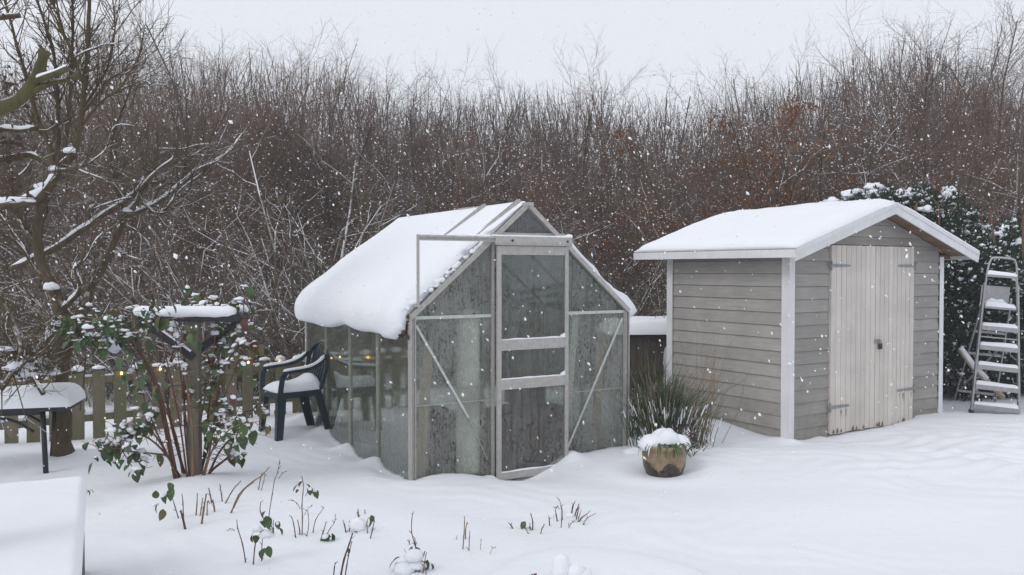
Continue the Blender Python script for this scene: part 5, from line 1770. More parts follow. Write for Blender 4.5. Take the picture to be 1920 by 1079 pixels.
SPOT = [(60, 13.5), (230, 14.5), (350, 12.6), (430, 13.6), (545, 12.8), (660, 13.4), (760, 13.2), (850, 15), (930, 14), (1080, 13.6), (1150, 15), (1260, 14.2), (1350, 15.5), (1450, 16), (1560, 15.5), (1640, 16.5), (1720, 15.8), (1820, 16.2), (1890, 15.6)]
for k, (px, Y) in enumerate(SPOT):
    top = skyline(px) + rh.uniform(110, 230)
    reg = 'left of the greenhouse' if px < 560 else ('behind the greenhouse' if px < 1170 else 'behind the shed')
    tree('half%d' % (k % 3), (px - 960) / F * Y, Y, (CAM_Z + (HORIZON - top) / F * Y) / HGT['half%d' % (k % 3)], 'crooked spreading tree with snow along its thicker boughs, %s' % reg, 'tree', 'crooked snow lined trees %s' % reg, 'bare_tree')
# oak with withered orange leaves
def rusty(px, top, Y, key, lo, label):
    o = solo(key, px, top, Y, label, 4.5 if key[0] == 't' and key[1] == 'h' else 6.2, 'withered_tree')
    s = o.scale[0]
    me = MESH[key]
    co = np.empty(len(me.vertices) * 3, np.float32); me.vertices.foreach_get('co', co); co = co.reshape(-1, 3)
    ids = np.where(co[:, 2] > lo)[0]
    rr = random.Random(int(px))
    mb = MB()
    for k in range(7000):
        p = Vector(co[ids[rr.randrange(len(ids))]])
        if p.z > HGT[key] or mnoise.noise(p * 1.4 + Vector((px, 0, 0))) < 0.02: continue
        a = Vector((rr.gauss(0, 1), rr.gauss(0, 1), rr.gauss(0, 1))).normalized() * 0.026
        b = a.cross(Vector((rr.gauss(0, 1), rr.gauss(0, 1), 1))).normalized() * 0.020
        mb.add([tuple(p - a), tuple(p - b), tuple(p + a), tuple(p + b)], [(0, 1, 2, 3)])
    f = mb.build('withered_leaves', M['rustleaf'], o); f['kind'] = 'stuff'
rusty(1425, 125, 14.6, 'thick2', 2.2, 'tree with clinging withered orange brown leaves left of the tall skyline trees')
rusty(1510, 150, 15.0, 'thick0', 2.4, 'second withered orange leaved crown next to the highest trees')
rusty(1340, 215, 14.4, 'thick1', 2.2, 'lower rusty leaved crown above the left end of the shed roof')
def berries(px, top, Y, key, label, n, lo):
    o = solo(key, px, top, Y, label, 4.5, 'berry_tree')
    me = MESH[key]; rr = random.Random(int(px))
    co = np.empty(len(me.vertices) * 3, np.float32); me.vertices.foreach_get('co', co); co = co.reshape(-1, 3)
    ids = np.where(co[:, 2] > lo)[0]
    mb = MB()
    for k in range(n):
        p = Vector(co[ids[rr.randrange(len(ids))]])
        for q in range(3):
            c = p + Vector((rr.gauss(0, .03), rr.gauss(0, .03), rr.gauss(0, .03)))
            mb.blob(tuple(c), .014, .014, .014, 0, 0, 5, 3, 0, 1.0)
    f = mb.build('berries', M['berry'], o); f['kind'] = 'stuff'
berries(1005, 185, 15.5, 'thick3', 'leafless tree dotted with dark red berries above the greenhouse ridge', 90, 2.6)
berries(255, 190, 13.0, 'thick1', 'leafless shrub with scattered red berries behind the apple tree', 45, 2.2)

# far mass of the wood that closes the gaps
rr = random.Random(77)
N = 42000
cx = np.array([rr.uniform(-30, 30) for _ in range(N)])
cy = np.array([rr.uniform(32, 46) for _ in range(N)])
vs = np.zeros((N, 4, 3)); 
for i in range(N):
    px = 960 + cx[i] / cy[i] * F
    top = skyline(px) + 40
    H = (CAM_Z + (HORIZON - top) / F * cy[i])
    L = rr.uniform(0.8, 2.6)
    z0_ = rr.uniform(-0.6, max(0.2, H - L * 0.7)) * (rr.random() ** 0.15)
    lx_, ly_ = rr.gauss(0, .25) * L, rr.gauss(0, .2) * L
    w0 = rr.uniform(.008, .028)
    th_ = rr.uniform(0, 3.14)
    dx_, dy_ = math.cos(th_) * w0, math.sin(th_) * w0
    vs[i] = [(cx[i] - dx_, cy[i] - dy_, z0_), (cx[i] + dx_, cy[i] + dy_, z0_), (cx[i] + lx_ + dx_ * .3, cy[i] + ly_ + dy_ * .3, z0_ + L), (cx[i] + lx_ - dx_ * .3, cy[i] + ly_ - dy_ * .3, z0_ + L)]
me = bpy.data.meshes.new('distant_woodland')
me.from_pydata(vs.reshape(-1, 3).tolist(), [], [(4 * i, 4 * i + 1, 4 * i + 2, 4 * i + 3) for i in range(N)])
me.materials.append(M['wood_far'])
o = bpy.data.objects.new('distant_woodland', me); COL.objects.link(o)
tag(o, 'dense mass of far leafless stems and twigs deep in the wood', 'woodland', kind='stuff')
# undergrowth just inside the wood
mb = MB()
for k in range(9000):
    Y = 11.6 + 9 * R.random() ** 1.3
    x = R.uniform(-1, 1) * (Y * 0.63 + 1)
    if x > 3.4 and Y < 13.4: continue
    zb = -0.3
    H = R.uniform(0.3, 1.9 if Y > 13 else 1.25)
    p = Vector((x, Y, zb + R.uniform(0, .5)))
    d = Vector((R.gauss(0, .45), R.gauss(0, .3), 1)) * H * 0.5
    m_ = p + d; e = m_ + Vector((d.x * 1.3, d.y, d.z * 0.6)) + Vector((R.gauss(0, .15), 0, R.gauss(0, .1)))
    mb.twig(p, m_, .008, .005); mb.twig(m_, e, .005, .003)
    for q in range(3):
        a = m_.lerp(e, R.random()); mb.twig(a, a + Vector((R.gauss(0, .2), R.gauss(0, .15), R.gauss(.1, .14))), .004, .002)
tag(mb.build('undergrowth', M['wood_olive'], None), 'tangled brown undergrowth filling the edge of the wood behind the fence', 'undergrowth', kind='stuff')


# ------------------------------------------------------------------ traced limbs
def limb(pts, sides=8, r_end=None):
    """pts: (px, py, Y, radius in photo px)"""
    q = [P(a, b, Y) for a, b, Y, r in pts]
    rr_ = [r / F * Y for a, b, Y, r in pts]
    c = catmull(q, 4)
    n = len(c)
    rs = [float(np.interp(i / 4.0, range(len(rr_)), rr_)) for i in range(n)]
    for i in range(n):
        c[i] = c[i] + Vector((mnoise.noise(c[i] * 6), mnoise.noise(c[i] * 6 + Vector((9, 0, 0))), mnoise.noise(c[i] * 6 + Vector((0, 9, 0))))) * rs[i] * 0.6
        rs[i] *= 1 + 0.16 * mnoise.noise(c[i] * 14)
    return c, rs


def limb_part(parent, off, pts, mat, name='limb', snow=0.0, twigs=0, tw_len=0.25, spur=0.0, seed=0, sides=8):
    rr_ = random.Random(seed)
    c, rs = limb(pts)
    mb = MB().tube(c, rs, sides)
    n = len(c)
    if parent is apple_ref[0]: twigs = int(twigs * 2.6)
    for k in range(twigs):
        f = rr_.uniform(0.15, 1.0) * (n - 1); i = min(n - 2, int(f))
        p = c[i].lerp(c[i + 1], f - i)
        d = rdir(rr_, (c[i + 1] - c[i]).normalized(), rr_.uniform(0.5, 1.1))
        d = (d + Vector((0, 0, 0.45))).normalized()
        L = tw_len * rr_.uniform(0.4, 1.4)
        r0 = min(rs[i] * 0.6, 0.006)
        m1 = p + d * L * 0.5; e = m1 + (d + Vector((rr_.gauss(0, .15), rr_.gauss(0, .15), 0.25))).normalized() * L * 0.5
        mb.twig(p, m1, r0, r0 * 0.75); mb.twig(m1, e, r0 * 0.75, r0 * 0.35)
        for q in range(rr_.randrange(2, 7)):
            s_ = (p if rr_.random() < .4 else m1).lerp(e, rr_.random()); dd = rdir(rr_, d, 0.7)
            s2_ = s_ + dd * L * rr_.uniform(.2, .5)
            mb.twig(s_, s2_, r0 * 0.5, r0 * 0.35)
            if rr_.random() < .6: mb.twig(s2_, s2_ + rdir(rr_, dd, .6) * L * .25, r0 * 0.35, r0 * 0.2)
    if spur:
        for k in range(int(spur)):
            f = rr_.uniform(0.05, 1.0) * (n - 1); i = min(n - 2, int(f)); p = c[i].lerp(c[i + 1], f - i)
            d = rdir(rr_, (c[i + 1] - c[i]).normalized(), 1.2)
            mb.twig(p, p + d * rr_.uniform(.015, .04), 0.005, 0.004)
    o = mb.build(name, M[mat], parent, off=off)
    if snow:
        # snow lying along the upper side wherever the limb is not too steep
        runs = []; cur = []
        for i in range(n - 1):
            d = (c[i + 1] - c[i]).normalized()
            flat = math.sqrt(max(0.0, 1 - d.z * d.z))
            keep = flat > (0.28 if snow >= 1 else 0.42) and mnoise.noise(c[i] * 3.3 + Vector((seed, 0, 0))) > (-0.5 if snow > 1.2 else -0.2) + 0.25 * mnoise.noise(c[i] * 17)
            if keep: cur.append((c[i] + Vector((0, 0, rs[i] * 0.62 + 0.004)), (rs[i] * 0.62 + 0.004) * (0.35 + 0.66 * snow) * (0.6 + 0.5 * flat) * (1 + 0.4 * mnoise.noise(c[i] * 9))))
            else:
                if len(cur) > 1: runs.append(cur)
                cur = []
        if len(cur) > 1: runs.append(cur)
        for r_ in runs:
            rad_ = [b for a, b in r_]; rad_[0] *= 0.4; rad_[-1] *= 0.4
            MB().tube([a for a, b in r_], rad_, 7, 0, True, True, 0.85).build('snow', M['snow'], o, off=off)
    return o


apple_ref = [None]
Dt = 7.2
ap0 = G(121, 872)
apple = thing('apple_tree', 'old branching apple tree with snowy limbs rising behind the black table', 'tree', (ap0.x, ap0.y, 0))
off = (ap0.x, ap0.y, 0)
apple_ref[0] = apple
limb_part(apple, off, [(126, 905, 7.2, 22), (119, 860, 7.2, 19), (113, 800, 7.2, 18), (112, 740, 7.2, 15), (112, 690, 7.2, 14), (116, 630, 7.2, 12), (112, 575, 7.2, 12), (100, 540, 7.2, 10), (82, 505, 7.2, 9), (72, 460, 7.2, 9), (72, 410, 7.15, 9), (84, 365, 7.1, 9), (104, 325, 7.1, 9)], 'apple', 'trunk', 0.7, 6, 0.3, 10, 1, 10)
LM = [
    ([(116, 725, 7.2, 9), (132, 655, 7.3, 8), (158, 575, 7.4, 8), (176, 530, 7.5, 8), (206, 470, 7.6, 8), (234, 408, 7.7, 7)], 1.0, 5),
    ([(234, 408, 7.7, 6), (262, 396, 7.7, 5), (300, 378, 7.8, 4.5), (340, 344, 7.9, 4), (366, 322, 8.0, 3.2), (420, 292, 8.2, 2), (465, 238, 8.4, 1.2)], 1.5, 8),
    ([(236, 404, 7.7, 6), (258, 378, 7.6, 5), (272, 345, 7.5, 4), (300, 316, 7.5, 3), (328, 292, 7.5, 2), (336, 240, 7.5, 1.2)], 1.3, 6),
    ([(236, 404, 7.7, 4), (217, 350, 7.6, 3), (208, 290, 7.5, 2.4), (222, 225, 7.5, 2), (250, 150, 7.4, 1.5), (270, 60, 7.4, 1)], 0.4, 10),
    ([(280, 398, 7.8, 4), (305, 396, 7.8, 3.5), (322, 380, 7.8, 3), (335, 345, 7.8, 2)], 1.6, 3),
    ([(20, 505, 7.6, 6), (100, 467, 7.6, 6), (150, 436, 7.6, 6), (190, 405, 7.6, 5), (222, 384, 7.6, 4.5), (258, 355, 7.6, 3), (275, 325, 7.6, 2)], 1.5, 8),
    ([(170, 414, 7.6, 4), (168, 395, 7.55, 3), (180, 385, 7.5, 2)], 1.6, 1),
    ([(-40, 396, 6.9, 9), (20, 386, 6.9, 9), (62, 374, 7.0, 9), (90, 352, 7.05, 9), (104, 325, 7.1, 9)], 1.9, 6),
    ([(104, 325, 7.1, 8), (128, 300, 7.1, 7), (145, 268, 7.1, 6), (152, 215, 7.1, 5.5), (160, 150, 7.1, 5), (165, 80, 7.1, 4), (169, -20, 7.1, 3)], 0.9, 12),
    ([(104, 325, 7.1, 6), (96, 285, 7.1, 5), (72, 225, 7.0, 4.5), (56, 170, 7.0, 4), (35, 95, 7.0, 3), (8, 0, 7.0, 2)], 0.3, 12),
    ([(110, 315, 7.1, 5), (109, 240, 7.2, 4), (108, 170, 7.2, 3.5), (98, 90, 7.2, 3), (70, 0, 7.2, 2)], 0.3, 12),
    ([(120, 300, 7.15, 4.5), (126, 235, 7.2, 4), (133, 165, 7.2, 3), (136, 70, 7.2, 2.5), (136, -20, 7.2, 2)], 0.3, 12),
    ([(158, 160, 7.1, 3.5), (138, 110, 7.0, 3), (116, 50, 7.0, 2.4), (98, 0, 7.0, 2)], 0.2, 10),
    ([(108, 322, 7.1, 4), (140, 316, 7.0, 3.5), (166, 308, 7.0, 2.5)], 0.6, 2),
    ([(150, 240, 7.1, 3), (190, 190, 7.0, 2.4), (230, 160, 6.9, 2), (268, 90, 6.9, 1.2)], 0.3, 8),
    ([(155, 205, 7.1, 2.6), (200, 130, 7.2, 2), (215, 60, 7.2, 1.6), (210, -10, 7.2, 1)], 0.2, 8),
    ([(112, 600, 7.1, 8), (92, 632, 6.9, 7), (60, 668, 6.7, 6), (28, 692, 6.5, 5), (0, 730, 6.4, 5)], 1.6, 5),
    ([(75, 640, 6.8, 5), (60, 690, 6.7, 4.5), (70, 720, 6.6, 4), (80, 738, 6.55, 5)], 0.8, 3),
    ([(0, 560, 6.7, 6), (20, 600, 6.7, 6), (38, 650, 6.6, 5), (30, 700, 6.5, 4)], 0.5, 4),
    ([(78, 480, 7.2, 5), (52, 440, 7.2, 4), (30, 400, 7.3, 3.5), (22, 340, 7.3, 2.5)], 0.4, 6),
    ([(98, 540, 7.2, 5), (60, 500, 7.25, 4), (45, 470, 7.3, 3), (18, 440, 7.3, 2)], 0.4, 5),
    ([(112, 585, 7.2, 5), (150, 545, 7.1, 4), (140, 505, 7.0, 3), (155, 490, 7.0, 2.5)], 1.8, 3),
    ([(340, 344, 7.9, 2.5), (352, 300, 7.9, 2), (392, 270, 8.0, 1.5), (430, 200, 8.1, 1)], 0.3, 5),
    ([(150, 770, 7.6, 1.4), (158, 700, 7.5, 1.2), (160, 620, 7.4, 1.2), (150, 560, 7.3, 1)], 0.0, 1),
]
for k, (pts, sn, tw) in enumerate(LM):
    limb_part(apple, off, pts, 'apple', 'limb', sn, tw, 0.42, tw * 2, 10 + k)
rq = random.Random(31)
for k in range(26):      # crooked side branches that make the web on the left
    src = LM[rq.randrange(len(LM) - 1)][0]
    j = rq.randrange(1, len(src)); a = src[j]
    up = rq.uniform(-.5, 1.2); sx = rq.choice((-1, 1, 1))
    L = rq.uniform(60, 150)
    pts = [(a[0], a[1], a[2], min(3.2, a[3] * .6))]
    for q in range(1, 5):
        pts.append((a[0] + sx * L * q / 4 * rq.uniform(.6, 1.1), a[1] - up * L * q / 4 * rq.uniform(.6, 1.2), a[2] + q * rq.uniform(-.06, .06), pts[0][3] * (1 - q * .2)))
    limb_part(apple, off, pts, 'apple', 'branch', rq.choice((0, .5, .9)), 5, 0.30, 8, 60 + k, 6)
# snow pillows in the forks and on the drooping spray above the table
sb = MB()
for (px, py, Y, a, b, c_) in ((48, 700, 6.6, .12, .09, .075), (30, 690, 6.55, .10, .08, .06), (70, 680, 6.7, .09, .07, .055), (12, 655, 6.6, .09, .07, .03), (98, 700, 6.75, .07, .05, .035),
                             (50, 378, 6.98, .09, .06, .035), (80, 352, 7.05, .065, .05, .045), (103, 318, 7.08, .05, .04, .03), (132, 284, 7.08, .06, .03, .035), (95, 540, 7.1, .06, .05, .05), (240, 395, 7.65, .055, .05, .03)):
    sb.blob(tuple(P(px, py, Y)), a, b, c_, px * 0.37, 0.4, 14, 9)
tag(sb.build('snow_pillows', M['snow'], apple, off=off), kind='stuff')
# withered leaves and drooping twigs
lf = MB(); tw = MB()
for k in range(300):
    if k < 150: p = P(R.gauss(50, 38), R.gauss(688, 13), R.uniform(6.4, 6.9))
    else: p = P(R.gauss(60, 70), R.uniform(520, 700), R.uniform(6.6, 7.3))
    a = Vector((R.gauss(0, 1), R.gauss(0, 1), R.gauss(-.6, 1))).normalized() * R.uniform(.014, .032)
    b = a.cross(Vector((R.gauss(0, 1), R.gauss(0, 1), .3))).normalized() * a.length * .5
    lf.add([tuple(p - a), tuple(p - b), tuple(p + a), tuple(p + b)], [(0, 1, 2, 3)])
    tw.twig(p, p + Vector((R.gauss(0, .06), R.gauss(0, .04), R.uniform(.02, .12))), .003, .003)
tag(lf.build('withered_leaves', M['dead'], apple, off=off), kind='stuff'); tag(tw.build('twigs', M['apple'], apple, off=off), kind='stuff')

# mossy pollarded tree reaching in at the upper left, trunk just outside the picture
mt = G(-190, 1079); mx, my = -2.45, 3.3
moss = thing('mossy_tree', 'mossy lopped limb of a near tree reaching in at the upper left', 'tree', (mx, my, 0))
moff = (mx, my, 0)
MB().tube([(mx, my, -0.2), (mx + 0.02, my, 0.8), (mx - 0.02, my + .02, 1.6), (mx + .05, my, 2.05), (mx + .1, my + .05, 2.7), (mx + .05, my + .1, 3.4)], [.16, .13, .12, .10, .06, .03], 12).build('trunk', M['moss'], moss, off=moff)
limb_part(moss, moff, [(-230, 300, 3.3, 26), (-100, 240, 3.3, 17), (0, 202, 3.3, 14), (38, 182, 3.3, 12), (66, 148, 3.3, 12), (80, 112, 3.3, 9), (84, 97, 3.3, 11), (85, 93, 3.3, 9)], 'moss', 'limb', 0.5, 0, 0.1, 8, 3, 12)
limb_part(moss, moff, [(64, 155, 3.3, 7), (95, 142, 3.25, 6), (116, 132, 3.2, 5.5), (127, 125, 3.2, 6)], 'moss', 'limb', 0.6, 0, 0.1, 2, 4)
limb_part(moss, moff, [(60, 172, 3.3, 7), (95, 157, 3.3, 5.5), (125, 150, 3.35, 5), (148, 143, 3.35, 5)], 'moss', 'limb', 0.6, 2, 0.06, 3, 5)
limb_part(moss, moff, [(-60, 255, 3.4, 6), (0, 242, 3.4, 5), (40, 244, 3.4, 4.5), (72, 240, 3.4, 4)], 'apple', 'limb', 1.2, 3, 0.08, 3, 6)
limb_part(moss, moff, [(-80, 320, 3.5, 8), (0, 300, 3.5, 6), (50, 292, 3.5, 6), (76, 300, 3.5, 5)], 'moss', 'limb', 0.7, 3, 0.08, 4, 7)
limb_part(moss, moff, [(-80, 40, 3.5, 6), (0, 36, 3.5, 5), (38, 30, 3.5, 4.5)], 'apple', 'limb', 0.2, 2, 0.08, 3, 8)
lf = MB()
for k in range(90):
    p = P(R.choice((R.gauss(18, 16), R.gauss(35, 22))), R.choice((R.uniform(125, 215), R.uniform(250, 330), R.uniform(330, 420), R.uniform(255, 300))), R.uniform(3.3, 3.6))
    a = Vector((R.gauss(0, 1), R.gauss(0, .8), R.gauss(-.3, .7))).normalized() * R.uniform(.01, .026)
    b = a.cross(Vector((R.gauss(0, 1), R.gauss(0, 1), .3))).normalized() * a.length * .4
    m_ = p + Vector((0, 0, .006))
    lf.add([tuple(p - a), tuple(m_ - b), tuple(p + a), tuple(m_ + b)], [(0, 1, 2, 3)])
    lf.twig(p, p + Vector((R.uniform(-.12, -.02), 0, R.gauss(0, .03))), .0018, .0018)
tag(lf.build('withered_leaves', M['dead'], moss, off=moff), kind='stuff')

# hanging things
w0, w1 = P(150, 600, 7.4), P(238, 640, 7.3)
o = MB().tube([tuple(P(100, 585, 7.3)), tuple(w0), tuple(w1), tuple(P(262, 660, 7.2))], 0.003, 4).build('sagging_wire', M['black'], None)
tag(o, 'thin dark wire sagging from the apple tree into the bush', 'wire')
bp = P(213, 636, 7.38)
t = thing('hanging_bag', 'pale blue and white crumpled bag hanging on a wire between apple tree and bush', 'bag', tuple(bp))
vs = []; fs = []; n = 16
prof = [(0.012, .135), (.035, .10), (.07, .06), (.088, 0.0), (.082, -.06), (.05, -.105), (.01, -.125)]
for r_, z in prof:
    for j in range(n):
        a = 2 * math.pi * j / n; k = 1 + 0.16 * math.sin(3 * a + z * 20) + .1 * mnoise.noise(Vector((math.cos(a) * 2, math.sin(a) * 2, z * 12)))
        vs.append((math.cos(a) * r_ * k + z * -.1, math.sin(a) * r_ * k * .55, z))
for i in range(len(prof) - 1):
    for j in range(n): fs.append((i * n + j, i * n + (j + 1) % n, (i + 1) * n + (j + 1) % n, (i + 1) * n + j))
mb = MB(); mb.add(vs, fs, 0, True); mb.build('bag_body', M['paper'], t)
MB().blob((-.02, -.035, .03), .05, .018, .035, 4, .3, 10, 6, 0, 1).build('blue_print', M['bluepatch'], t)
tp = P(143, 560, 7.2)
t = thing('hanging_tag', 'small white ribbed label hanging from a twig of the apple tree', 'label', tuple(tp))
for k in range(4):
    MB().box((-.021 + .002 * (k == 3), -.004, -.040 + .019 * k), (.021 - .002 * (k == 3) , .004, -.024 + .019 * k)).build('slat', M['tagw'], t)
MB().box((-.017, -.002, -.036), (.017, .002, .038)).build('back_plate', M['alu_dull'], t)
MB().tube([(0, 0, .036), (0, 0, .16)], .0015, 4).build('string', M['black'], t)

# ------------------------------------------------------------------ evergreen hedge right and behind the shed
def evergreen(name, label, c, lobes, n, stems=(), snow_n=90, mat='yew', seed=1):
    rr_ = random.Random(seed)
    t = thing(name, label, 'evergreen shrub', c)
    mb = MB(); sn = MB()
    for k in range(n):
        lx_, ly_, lz_, rx, ry, rz1 = lobes[rr_.randrange(len(lobes))]
        d = Vector((rr_.gauss(0, 1), rr_.gauss(0, 1), rr_.gauss(0, 1))).normalized()
        if d.y > 0.35: d.y = -d.y
        q = rr_.uniform(0.78, 1.04) if rr_.random() < 0.8 else rr_.uniform(0.4, 0.8)
        q *= 1 + 0.16 * mnoise.noise(d * 2.4 + Vector((lx_, ly_, lz_)))
        p = Vector((lx_ + d.x * rx * q, ly_ + d.y * ry * q, lz_ + d.z * rz1 * q))
        if p.z < 0: continue
        out_ = (d + Vector((0, 0, .25)) + Vector((rr_.gauss(0, .4), rr_.gauss(0, .4), rr_.gauss(0, .4)))).normalized()
        L = rr_.uniform(.06, .13)
        sd_ = out_.cross(Vector((rr_.gauss(0, 1), rr_.gauss(0, 1), rr_.gauss(0, 1)))).normalized()
        w_ = L * .16
        for a_ in (-.55, 0, .55):
            dd = (out_ * math.cos(a_) + sd_ * math.sin(a_)) * L * (1 if a_ == 0 else .75)
            nn = out_.cross(sd_) * w_ * .6 + sd_ * w_ * .6
            mb.add([tuple(p - nn * .3), tuple(p + dd * .6 - nn), tuple(p + dd), tuple(p + dd * .6 + nn)], [(0, 1, 2, 3)])
        if (d.z > .15 and rr_.random() < .10) or rr_.random() < .09:
            s_ = rr_.uniform(.008, .024) * (1.25 if d.z > .5 else 1)
            sn.blob(tuple(p + out_ * .03 + Vector((0, 0, .01))), s_ * 1.3, s_ * 1.1, s_ * .9, k * .37, .9, 8, 5, 0, .8)
    for k in range(snow_n):
        lx_, ly_, lz_, rx, ry, rz1 = lobes[rr_.randrange(len(lobes))]
        a = rr_.uniform(0, 6.28); r_ = rr_.uniform(0, .75) ** .7
        d = Vector((math.cos(a) * r_, math.sin(a) * r_, 0)); d.z = math.sqrt(max(.05, 1 - r_ * r_))
        if lz_ + rz1 < 2.2: continue
        p = Vector((lx_ + d.x * rx, ly_ + d.y * ry, lz_ + d.z * rz1 * (1 + .16 * mnoise.noise(d * 2.4 + Vector((lx_, ly_, lz_))))))
        sn.blob(tuple(p), rr_.uniform(.05, .12), rr_.uniform(.05, .11), rr_.uniform(.035, .07), k * 1.1, .9, 12, 7)
    mb.build('foliage', M[mat], t)['kind'] = 'stuff'
    sn.build('snow_clumps', M['snow'], t)['kind'] = 'stuff'
    core = MB()
    for (lx_, ly_, lz_, rx, ry, rz1) in lobes:
        core.blob((lx_, ly_, lz_), rx * .66, ry * .66, rz1 * .66, lx_, .3, 16, 10, 0, 1.0)
    core.build('dark_interior', M['yew'], t)['kind'] = 'stuff'
    for (x, y, z0_, x2, z2, r_) in stems:
        c_ = catmull([(x, y, z0_), ((x + x2) / 2 + .05, y, (z0_ + z2) / 2), (x2, y, z2)], 5)
        st = MB().tube(c_, [r_ * (1 - .6 * i / (len(c_) - 1)) for i in range(len(c_))], 6)
        for q in range(9):
            i = rr_.randrange(3, len(c_)); d = rdir(rr_, Vector((0, 0, 1)), .6)
            st.twig(c_[i], c_[i] + d * rr_.uniform(.1, .3), r_ * .35, .003)
        st.build('stem', M['redstem'], t)
    return t


evergreen('evergreen_hedge', 'dark yew bush with snow on its rounded top behind the shed roof', (5.55, 12.2, 0),
          [(-.35, 0, 2.0, .75, .7, .82), (.3, -.1, 1.98, .8, .7, .80), (.95, -.1, 1.55, .75, .7, .72), (0, 0, 1.0, 1.2, .8, 1.0), (-.9, .1, 1.85, .45, .5, .78)], 9000, ((-.2, -.75, .8, -.1, 2.55, .03), (.15, -.75, .8, .2, 2.5, .025)), 60, seed=3)
evergreen('evergreen_hedge', 'dark snow speckled hedge filling the gap between shed and stepladder', (5.75, 11.0, 0),
          [(0, 0, .9, .55, .45, 1.1), (.5, .1, .85, .6, .45, 1.2), (-.4, .2, .9, .5, .5, 1.0), (.25, 0, 1.5, .55, .45, .5)], 8000, (), 26, seed=5)
evergreen('evergreen_hedge', 'tall thin stemmed hedge bush with snow tufts behind the stepladder', (6.75, 11.4, 0),
          [(0, 0, 1.1, .6, .5, 1.2), (.55, .1, 1.2, .6, .5, 1.25), (-.4, .1, 1.3, .4, .4, .8), (1.1, .2, 1.3, .6, .5, 1.2)], 11000,
          tuple((-.5 + .16 * i, -.55, .5, -.5 + .18 * i + R.uniform(-.15, .15), R.uniform(2.1, 2.5), .028) for i in range(12)), 36, seed=6)

# ------------------------------------------------------------------ pruned stems in the foreground snow
def stem_clump(name, label, cat, stems, leaves=(), mounds=(), mat='cane', wid=1.7):
    """stems: lists of photo pixels, the first on the snow; leaves: (px, py, kind, size)"""
    b0 = stems[0][0]
    base = G(b0[0], b0[1]); 
    for _ in range(3):
        base = G(b0[0], b0[1], gzf(base.x, base.y))
    t = thing(name, label, cat, tuple(base))
    offb = tuple(base)
    for s_ in stems:
        g = G(s_[0][0], s_[0][1], base.z)
        g = G(s_[0][0], s_[0][1], gzf(g.x, g.y))
        Yb = g.y
        q = [g + Vector((0, 0, -.03))] + [P(a, b, Yb + R.uniform(-.02, .02)) for a, b in s_[1:]]
        if len(q) == 2: q.insert(1, q[0].lerp(q[1], .5) + Vector((R.gauss(0, .004), 0, 0)))
        c = catmull(q, 3); n = len(c)
        w_ = s_[0][2] * .52 if len(s_[0]) > 2 else wid
        r_ = w_ / F * Yb
        mb = MB().tube(c, [r_ * (1 - .45 * i / (n - 1)) * (1.25 if i % 3 == 0 else 1) for i in range(n)], 6)
        for k in range(1 + n // 4):
            i = R.randrange(1, n); d = rdir(R, Vector((0, 0, 1)), .9)
            mb.twig(c[i], c[i] + d * R.uniform(.008, .03), .0028, .0015)
        mb.build('stem', M[mat], t, off=offb)
    for (a, b, kd, sz) in leaves:
        p = P(a, b, base.y + R.uniform(-.03, .03))
        put_leaf(t, p, offb, (kd,), .3, sz * .78, .6)
    if mounds:
        for k, (a, b, rx, rz1) in enumerate(mounds):
            g = P(a, b, base.y)
            MB().blob((g.x - offb[0], g.y - offb[1], g.z - offb[2]), rx, rx * .8, rz1, a * .1, .35, 14, 8).build('snow', M['snow'], t)
    return t


stem_clump('pruned_rose', 'short thick pruned stub with one bare shoot below the bush', 'plant', [[(349, 993, 4.5), (342, 968), (338, 958)], [(344, 962, 2), (343, 942), (341, 926)], [(336, 968, 2), (328, 950), (322, 930)]],
           [(325, 915, 'leaf', 1.3), (312, 925, 'leaf', 1.4), (300, 945, 'leaf', 1.4), (318, 905, 'leaf', 1.2), (292, 920, 'leaf', 1.3), (306, 955, 'leafy', 1.1)])
stem_clump('pruned_rose', 'bundle of four tan pruned canes at the foot of the bush', 'plant', [[(377, 982, 4), (382, 955), (387, 926)], [(367, 962, 2.6), (370, 925)], [(375, 964, 2.6), (380, 935)], [(388, 965, 2.2), (389, 940), (393, 945)], [(403, 956, 3.2), (399, 937)], [(397, 935, 3), (391, 915)]], mat='canegreen')
stem_clump('bent_canes', 'long brown canes bending to the right over the snow beside the bush', 'plant', [[(430, 962, 3), (448, 928), (472, 905), (490, 893), (505, 876)], [(434, 952, 2), (455, 922), (475, 905)], [(420, 941, 2.6), (436, 920), (452, 902)], [(417, 937, 2.5), (412, 908)], [(484, 919, 2), (488, 900), (492, 887)], [(487, 920, 1.8), (494, 905), (497, 888)]], mat='canegreen')
stem_clump('bare_twig', 'single bare forked twig leaning left in the front snow', 'twig', [[(462, 1055, 2.2), (455, 1022), (446, 992), (444, 975)], [(446, 994, 1.3), (436, 992), (424, 996)]])
stem_clump('leafy_rose', 'low rose with green leaves and one tall thin bare shoot at front left', 'plant',
           [[(474, 1058, 2.6), (478, 1025), (482, 1008)], [(490, 1052, 2), (491, 1030), (492, 1010)], [(505, 1008, 1.8), (506, 985), (504, 970), (510, 930), (515, 900), (520, 888), (525, 862)], [(515, 998, 1.8), (513, 975)], [(511, 1006, 1.6), (511, 990)], [(498, 970, 2), (488, 960), (489, 942)], [(515, 900, 1.2), (530, 888), (538, 884)]],
           [(490, 978, 'leaf', 1.0), (498, 968, 'leaf', 1.1), (510, 975, 'leaf', 1.1), (520, 978, 'leaf', 1.0), (484, 990, 'leaf', 1.0), (475, 1000, 'leafr', .9), (480, 1004, 'leaf', .9), (495, 995, 'leafy', .9), (496, 1028, 'leaf', 1.1), (503, 1024, 'leaf', 1.0), (498, 960, 'leaf', .9), (505, 985, 'leaf', 1.0), (523, 990, 'leaf', .8)], [(482, 994, .03, .025), (500, 1004, .045, .03)])
